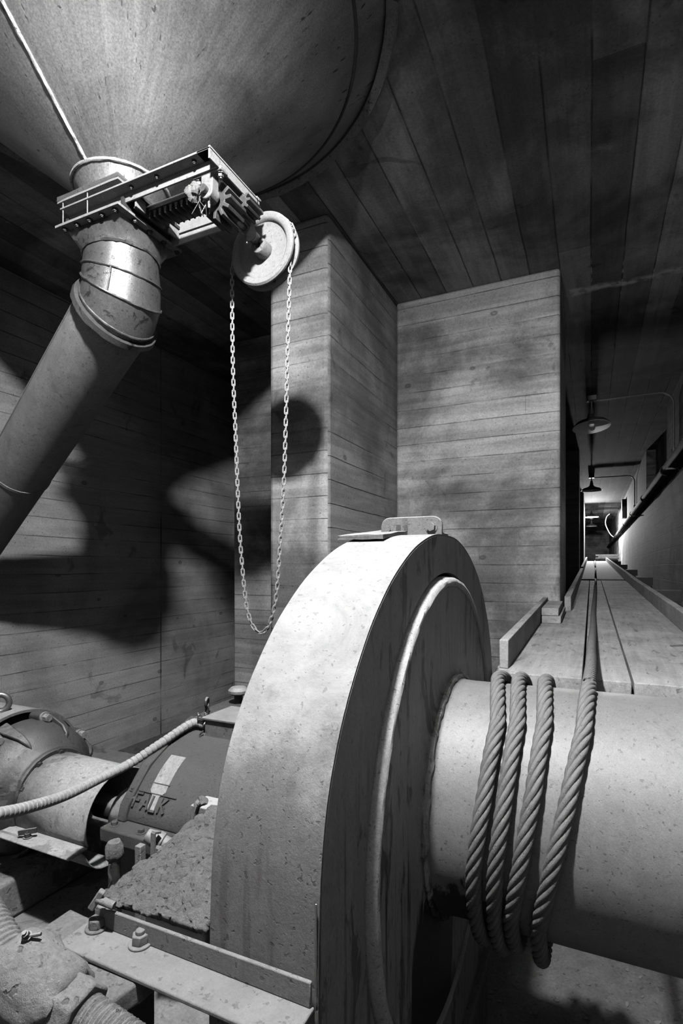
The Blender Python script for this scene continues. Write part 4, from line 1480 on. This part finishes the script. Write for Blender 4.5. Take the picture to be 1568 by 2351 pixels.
def plank(name, x0, x1, y0, y1, th, label, mat='plank', dz=0.0, n=1, cat='plank'):
    b = MB()
    b.hexa([(x0, y0, deck_z(y0) - th + dz), (x1, y0, deck_z(y0) - th + dz), (x1, y1, deck_z(y1) - th + dz), (x0, y1, deck_z(y1) - th + dz),
            (x0, y0, deck_z(y0) + dz), (x1, y0, deck_z(y0) + dz), (x1, y1, deck_z(y1) + dz), (x0, y1, deck_z(y1) + dz)])
    return tag(build(name, b, M[mat], bev=0.003), label, cat)


nb = MB()
nop = [(-0.302, YD0), (-0.028, YD0), (-0.028, 7.95), (-0.172, 7.95), (-0.172, 3.82), (-0.302, 3.82)]
nb.rings([[(x, y, deck_z(y) - 0.045) for x, y in nop], [(x, y, deck_z(y)) for x, y in nop]])
tag(build('deck_plank', nb, M['plank'], bev=0.003), 'wide deck plank left of the rope, its sawn end stained dark', 'plank')
plank('deck_plank', -0.020, 0.112, YD0, 7.95, 0.045, 'narrow deck plank under the rope')
plank('deck_plank', 0.119, 0.455, YD0, 7.95, 0.05, 'wide deck plank right of the rope with a splintered end')
plank('deck_plank', -0.15, 0.06, 8.3, 18.6, 0.045, 'rough far deck plank left of the rope, up to the lit crest', 'plank_far')
plank('deck_plank', 0.068, 0.455, 8.3, 18.6, 0.045, 'rough far deck plank right of the rope, up to the lit crest', 'plank_far')


def curb(name, x0, x1, y0, y1, h, label, lean=0.0):
    b = MB()
    b.hexa([(x0, y0, deck_z(y0)), (x1, y0, deck_z(y0)), (x1, y1, deck_z(y1)), (x0, y1, deck_z(y1)),
            (x0 + lean, y0, deck_z(y0) + h), (x1 + lean, y0, deck_z(y0) + h), (x1 + lean, y1, deck_z(y1) + h), (x0 + lean, y1, deck_z(y1) + h)])
    return tag(build(name, b, M['curb'], bev=0.003), label, 'curb board')


curb('curb_board', -0.292, -0.262, YD0 + 0.06, 3.80, 0.10, 'curb board on edge along the left of the deck, ending at the back wall')
curb('curb_board', -0.165, -0.125, 3.90, 9.8, 0.10, 'curb board left of the deck inside the corridor, starting at the wall corner')
curb('curb_board', -0.165, -0.125, 9.9, 18.9, 0.12, 'far left curb board rising to the lit crest')
curb('curb_board', 0.405, 0.445, 2.2, 7.0, 0.095, 'long curb board on edge along the right of the deck')
curb('curb_board', 0.405, 0.445, 7.02, 18.9, 0.10, 'far right curb board rising to the lit crest')
# two offcuts stacked in the corner
z = deck_z(3.5)
ob = MB().hexa([(-0.255, 3.22, deck_z(3.22)), (-0.155, 3.22, deck_z(3.22)), (-0.155, 3.80, deck_z(3.8)), (-0.255, 3.80, deck_z(3.8)),
                (-0.255, 3.22, deck_z(3.22) + 0.04), (-0.155, 3.22, deck_z(3.22) + 0.04), (-0.155, 3.80, deck_z(3.8) + 0.04), (-0.255, 3.80, deck_z(3.8) + 0.04)])
tag(build('board_offcut', ob, M['curb'], bev=0.003), 'short board lying on the deck in the wall corner, under another', 'board', 'boards stacked in the wall corner')
ob = MB().hexa([(-0.258, 3.24, deck_z(3.24) + 0.041), (-0.168, 3.24, deck_z(3.24) + 0.041), (-0.168, 3.72, deck_z(3.72) + 0.041), (-0.258, 3.72, deck_z(3.72) + 0.041),
                (-0.258, 3.24, deck_z(3.24) + 0.083), (-0.168, 3.24, deck_z(3.24) + 0.083), (-0.168, 3.72, deck_z(3.72) + 0.083), (-0.258, 3.72, deck_z(3.72) + 0.083)])
tag(build('board_offcut', ob, M['curb'], bev=0.003), 'shorter board lying on top of another in the wall corner', 'board', 'boards stacked in the wall corner')
sv_ = MB().bar((0.30, 2.62, deck_z(2.62) + 0.004), (0.37, 2.66, deck_z(2.66) + 0.004), 0.008, 0.006)
tag(build('wood_sliver', sv_, M['plank_x'], bev=0.001), 'thin wood sliver lying on the right deck plank', 'sliver')
# trestles
names = ['timber bearer under the near end of the deck, behind the drum', 'timber trestle below the deck, first past the curb joint', 'dark trestle jutting out right of the deck, nearest of the row',
         'dark trestle right of the deck, second of the row', 'dark trestle right of the deck, third of the row', 'small trestle by the lit wall, just before the crest', 'far trestle under the lit crest']
for y, nm in zip((1.95, 5.7, 8.2, 10.8, 13.7, 16.6, 18.4), names):
    zt = deck_z(y) - 0.051
    t_ = thing('trestle', nm, 'trestle', (0.2, y, FL), 'trestles carrying the deck')
    x1 = 0.70 if y > 5 else 0.60
    build('bearer', MB().box(-0.30 if y < 3.8 else -0.165, x1, y - 0.05, y + 0.05, zt - 0.09, zt), M['plank_x'], t_, bev=0.003)
    if y > 5:
        build('arm', MB().box(0.46, 0.735, y - 0.06, y + 0.06, zt - 0.02, zt + 0.085), M['iron'], t_, bev=0.003)
    for x in (0.32 if y < 4 else -0.10, x1 - 0.05):
        build('leg', MB().box(x - 0.04, x + 0.04, y - 0.04, y + 0.04, FL, zt - 0.088), M['plank_x'], t_, bev=0.003)
# boards laid across beyond the crest
for k, (zz, y, lab) in enumerate(((0.30, 19.4, 'board lying crosswise beyond the lit crest, lower of two'), (0.40, 19.5, 'board lying crosswise beyond the lit crest, upper of two'))):
    tag(build('cross_board', MB().box(0.12, 0.80, y - 0.12, y + 0.12, zz, zz + 0.05), M['plank_x'], bev=0.003), lab, 'board', 'boards laid crosswise beyond the crest')
st = thing('board_stand', 'low stand holding crosswise boards beyond the lit crest', 'stand', (0.48, 19.45, FL))
for x in (0.20, 0.68):
    build('leg', MB().box(x, x + 0.08, 19.35, 19.55, FL, 0.299), M['plank_x'], st)
build('spacer', MB().box(0.2, 0.76, 19.38, 19.52, 0.351, 0.399), M['plank_x'], st)

# ---------------------------------------------------------------- corridor lamps, conduits, pipes


def shade_prof(r=0.205):
    outp = [(0.030, 0.150), (0.036, 0.120), (0.060, 0.088), (0.110, 0.066), (0.165, 0.050), (r - 0.004, 0.012), (r, 0.0)]
    inn = [(rr_ - 0.004, h - 0.003) for rr_, h in reversed(outp[:-1])]
    return outp, [(r - 0.004, 0.001)] + inn


def lamp(y, rim, label, on, lit=False, x=0.0, ceil=CE, lean=0.0):
    t_ = thing('pendant_lamp', label, 'lamp', (x, y, rim), 'lamps along the corridor ceiling')
    o_, i_ = shade_prof()
    b = MB()
    b.lathe(o_ + i_, (x, y, rim), (0, 0, 1), 56, closed=True)
    s_ = build('lamp_shade', b, M['enamel'], t_, smooth=40)
    ob_ = MB().lathe([(r_ + 0.0015, h + 0.001) for r_, h in o_], (x, y, rim), (0, 0, 1), 56)
    bmesh.ops.delete(ob_.bm, geom=[f for f in ob_.bm.faces if len(f.verts) > 4], context='FACES')
    cov_ = build('shade_cover', ob_, M['enamel_dark'], t_, smooth=40)
    build('socket', MB().cyl((x, y, rim + 0.145), (x, y, rim + 0.215), 0.033, 0.022, 24), M['enamel_dark'], t_)
    build('stem', MB().cyl((x, y, rim + 0.21), (x, y, ceil - 0.045), 0.011, n=12), M['conduit'], t_)
    build('ceiling_box', MB().box(x - 0.055, x + 0.055, y - 0.055, y + 0.055, ceil - 0.06, ceil - 0.001), M['conduit'], t_, bev=0.006)
    bulb = None
    if on is not None:
        bulb = build('bulb', MB().lathe([(0.003, -0.012), (0.022, -0.006), (0.034, 0.012), (0.036, 0.032), (0.026, 0.062), (0.017, 0.085), (0.017, 0.13), (0.003, 0.13)], (x, y, rim + 0.012), (0, 0, 1), 28), M['bulb_on'] if on else M['bulb_off'], t_)
    for o in (s_, cov_, bulb):
        if o is not None:
            o.rotation_euler = (-lean, -lean * 0.5, 0)
    return t_


def wall_conduit(y, label, zc=1.945, zb=1.27):
    pts = [(0.055, y, zc), (0.3, y, zc), (0.55, y, zc), (XR - 0.16, y, zc)]
    for k in range(1, 7):
        a = PI / 2 * k / 6
        pts.append((XR - 0.16 + 0.135 * math.sin(a), y, zc - 0.135 + 0.135 * math.cos(a)))
    pts += [(XR - 0.025, y, 1.5), (XR - 0.025, y, zb)]
    b = MB().tube(pts, 0.011, 10)
    b.cyl((XR - 0.025, y, zb - 0.02), (XR - 0.025, y, zb + 0.05), 0.02, n=12)
    tag(build('lamp_conduit', b, M['conduit']), label, 'conduit', 'conduits feeding the corridor lamps')


lamp(6.86, 1.64, 'unlit shaded lamp nearest in the corridor, its pale underside showing', False, lean=0.14)
lamp(12.7, 1.67, 'dark silhouetted lamp with a glinting bulb, second in the corridor', False)
lamp(19.2, 1.665, 'glowing lamp in the corridor, the only one lit', True)
lamp(23.4, 1.67, 'faint unlit lamp beyond the glowing one', False)
lamp(LAMP.y, LAMP.z + 0.008, 'lamp hung over the winch, out of the frame above', None, x=LAMP.x)
wall_conduit(6.86, 'thin conduit bent from the nearest corridor lamp down the right wall')
wall_conduit(12.7, 'dark conduit bent from the silhouetted lamp down the right wall')
wall_conduit(19.2, 'conduit bent from the glowing lamp down the right wall')

pz = 1.12
bpipe = thing('wall_pipe', 'fat black pipe along the right corridor wall', 'pipe', (XR - 0.075, 15, pz - 0.06))
build('pipe_run', MB().cyl((XR - 0.068, -1.2, pz), (XR - 0.068, 31.4, pz), 0.055, n=28), M['black_pipe'], bpipe)
for k in range(10):
    y = 4.4 + 2.7 * k
    build('pipe_coupling', MB().cyl((XR - 0.068, y, pz), (XR - 0.068, y + 0.07, pz), 0.064, n=28), M['black_pipe'], bpipe)
tag(build('cable_conduit', MB().cyl((XR - 0.03, -1.2, pz + 0.12), (XR - 0.03, 31.4, pz + 0.12), 0.022, n=16), M['black_pipe']), 'slim dark conduit running just above the fat black pipe', 'conduit')
for k, y in enumerate((6.6, 12.2, 17.8)):
    b = MB().box(XR - 0.012, XR, y - 0.02, y + 0.02, pz - 0.09, pz + 0.18).box(XR - 0.13, XR, y - 0.02, y + 0.02, pz - 0.075, pz - 0.058)
    tag(build('pipe_bracket', b, M['conduit']), ('pipe bracket on the right wall, nearest', 'pipe bracket on the right wall by the silhouetted lamp', 'pipe bracket on the right wall by the glowing lamp')[k], 'bracket', 'brackets holding the wall pipe')
tag(build('wall_cabinet', MB().box(XR - 0.10, XR, 16.2, 16.55, 1.36, 1.86), M['enamel_dark'], bev=0.008), 'dark narrow cabinet on the right wall before the glowing lamp', 'cabinet')
tag(build('loose_cable', MB().tube(smooth_path([(0.60, 21.8, CE - 0.01), (0.50, 21.8, 1.88), (0.46, 21.8, 1.66), (0.52, 21.8, 1.45), (0.64, 21.8, 1.22), (0.79, 21.8, 1.10)], 0.03), 0.016, 8), M['cable']), 'pale loose cable hanging beyond the glowing lamp', 'cable')

# ---------------------------------------------------------------- pale flakes on the dark floor under the drum


def flake_mesh():
    b = MB()
    n = 9
    top = [(0.5 * math.cos(2 * PI * k / n) * (1 - 0.25 * math.cos(2 * PI * k / n)), 0.27 * math.sin(2 * PI * k / n), 0.06 * math.cos(4 * PI * k / n)) for k in range(n)]
    b.rings([[(x, y, z + 0.02) for x, y, z in top], [(x, y, z + 0.07) for x, y, z in top]])
    return b


fl0 = build('paint_flake', flake_mesh(), M['flake'])
sz = Vector((0, 0, 0))
px_fl = [(1138, 2272), (1155, 2250), (1145, 2300), (1160, 2307), (1218, 2327), (1230, 2328), (1235, 2305), (1260, 2265), (1302, 2252), (1318, 2311), (1352, 2262), (1350, 2330), (1280, 2300), (1200, 2310), (1105, 2292),
         (1432, 2245), (1440, 2228), (1470, 2245), (1492, 2258), (1475, 2290), (1415, 2338), (1440, 2308), (1180, 2262), (1168, 2237), (1262, 2220), (1345, 2340), (1463, 2345), (1510, 2349), (1128, 2280), (1115, 2300)]
for i, (u, v) in enumerate(px_fl):
    p = onZ(u, v, FL)
    o = fl0 if i == 0 else fl0.copy()
    if i:
        COL.objects.link(o)
    s_ = random.uniform(0.010, 0.024)
    o.scale = (s_, s_, s_)
    o.rotation_euler = (random.uniform(-0.3, 0.3), random.uniform(-0.3, 0.3), random.uniform(0, 6.3))
    o.location = (p.x, p.y, FL + 0.002)
    tag(o, 'tiny pale flake lying on the dark floor under the drum', 'flake', 'pale flakes on the floor under the drum')

# ---------------------------------------------------------------- put the floor at zero
for o in SC.objects:
    if o.parent is None:
        o.location.z += EYE
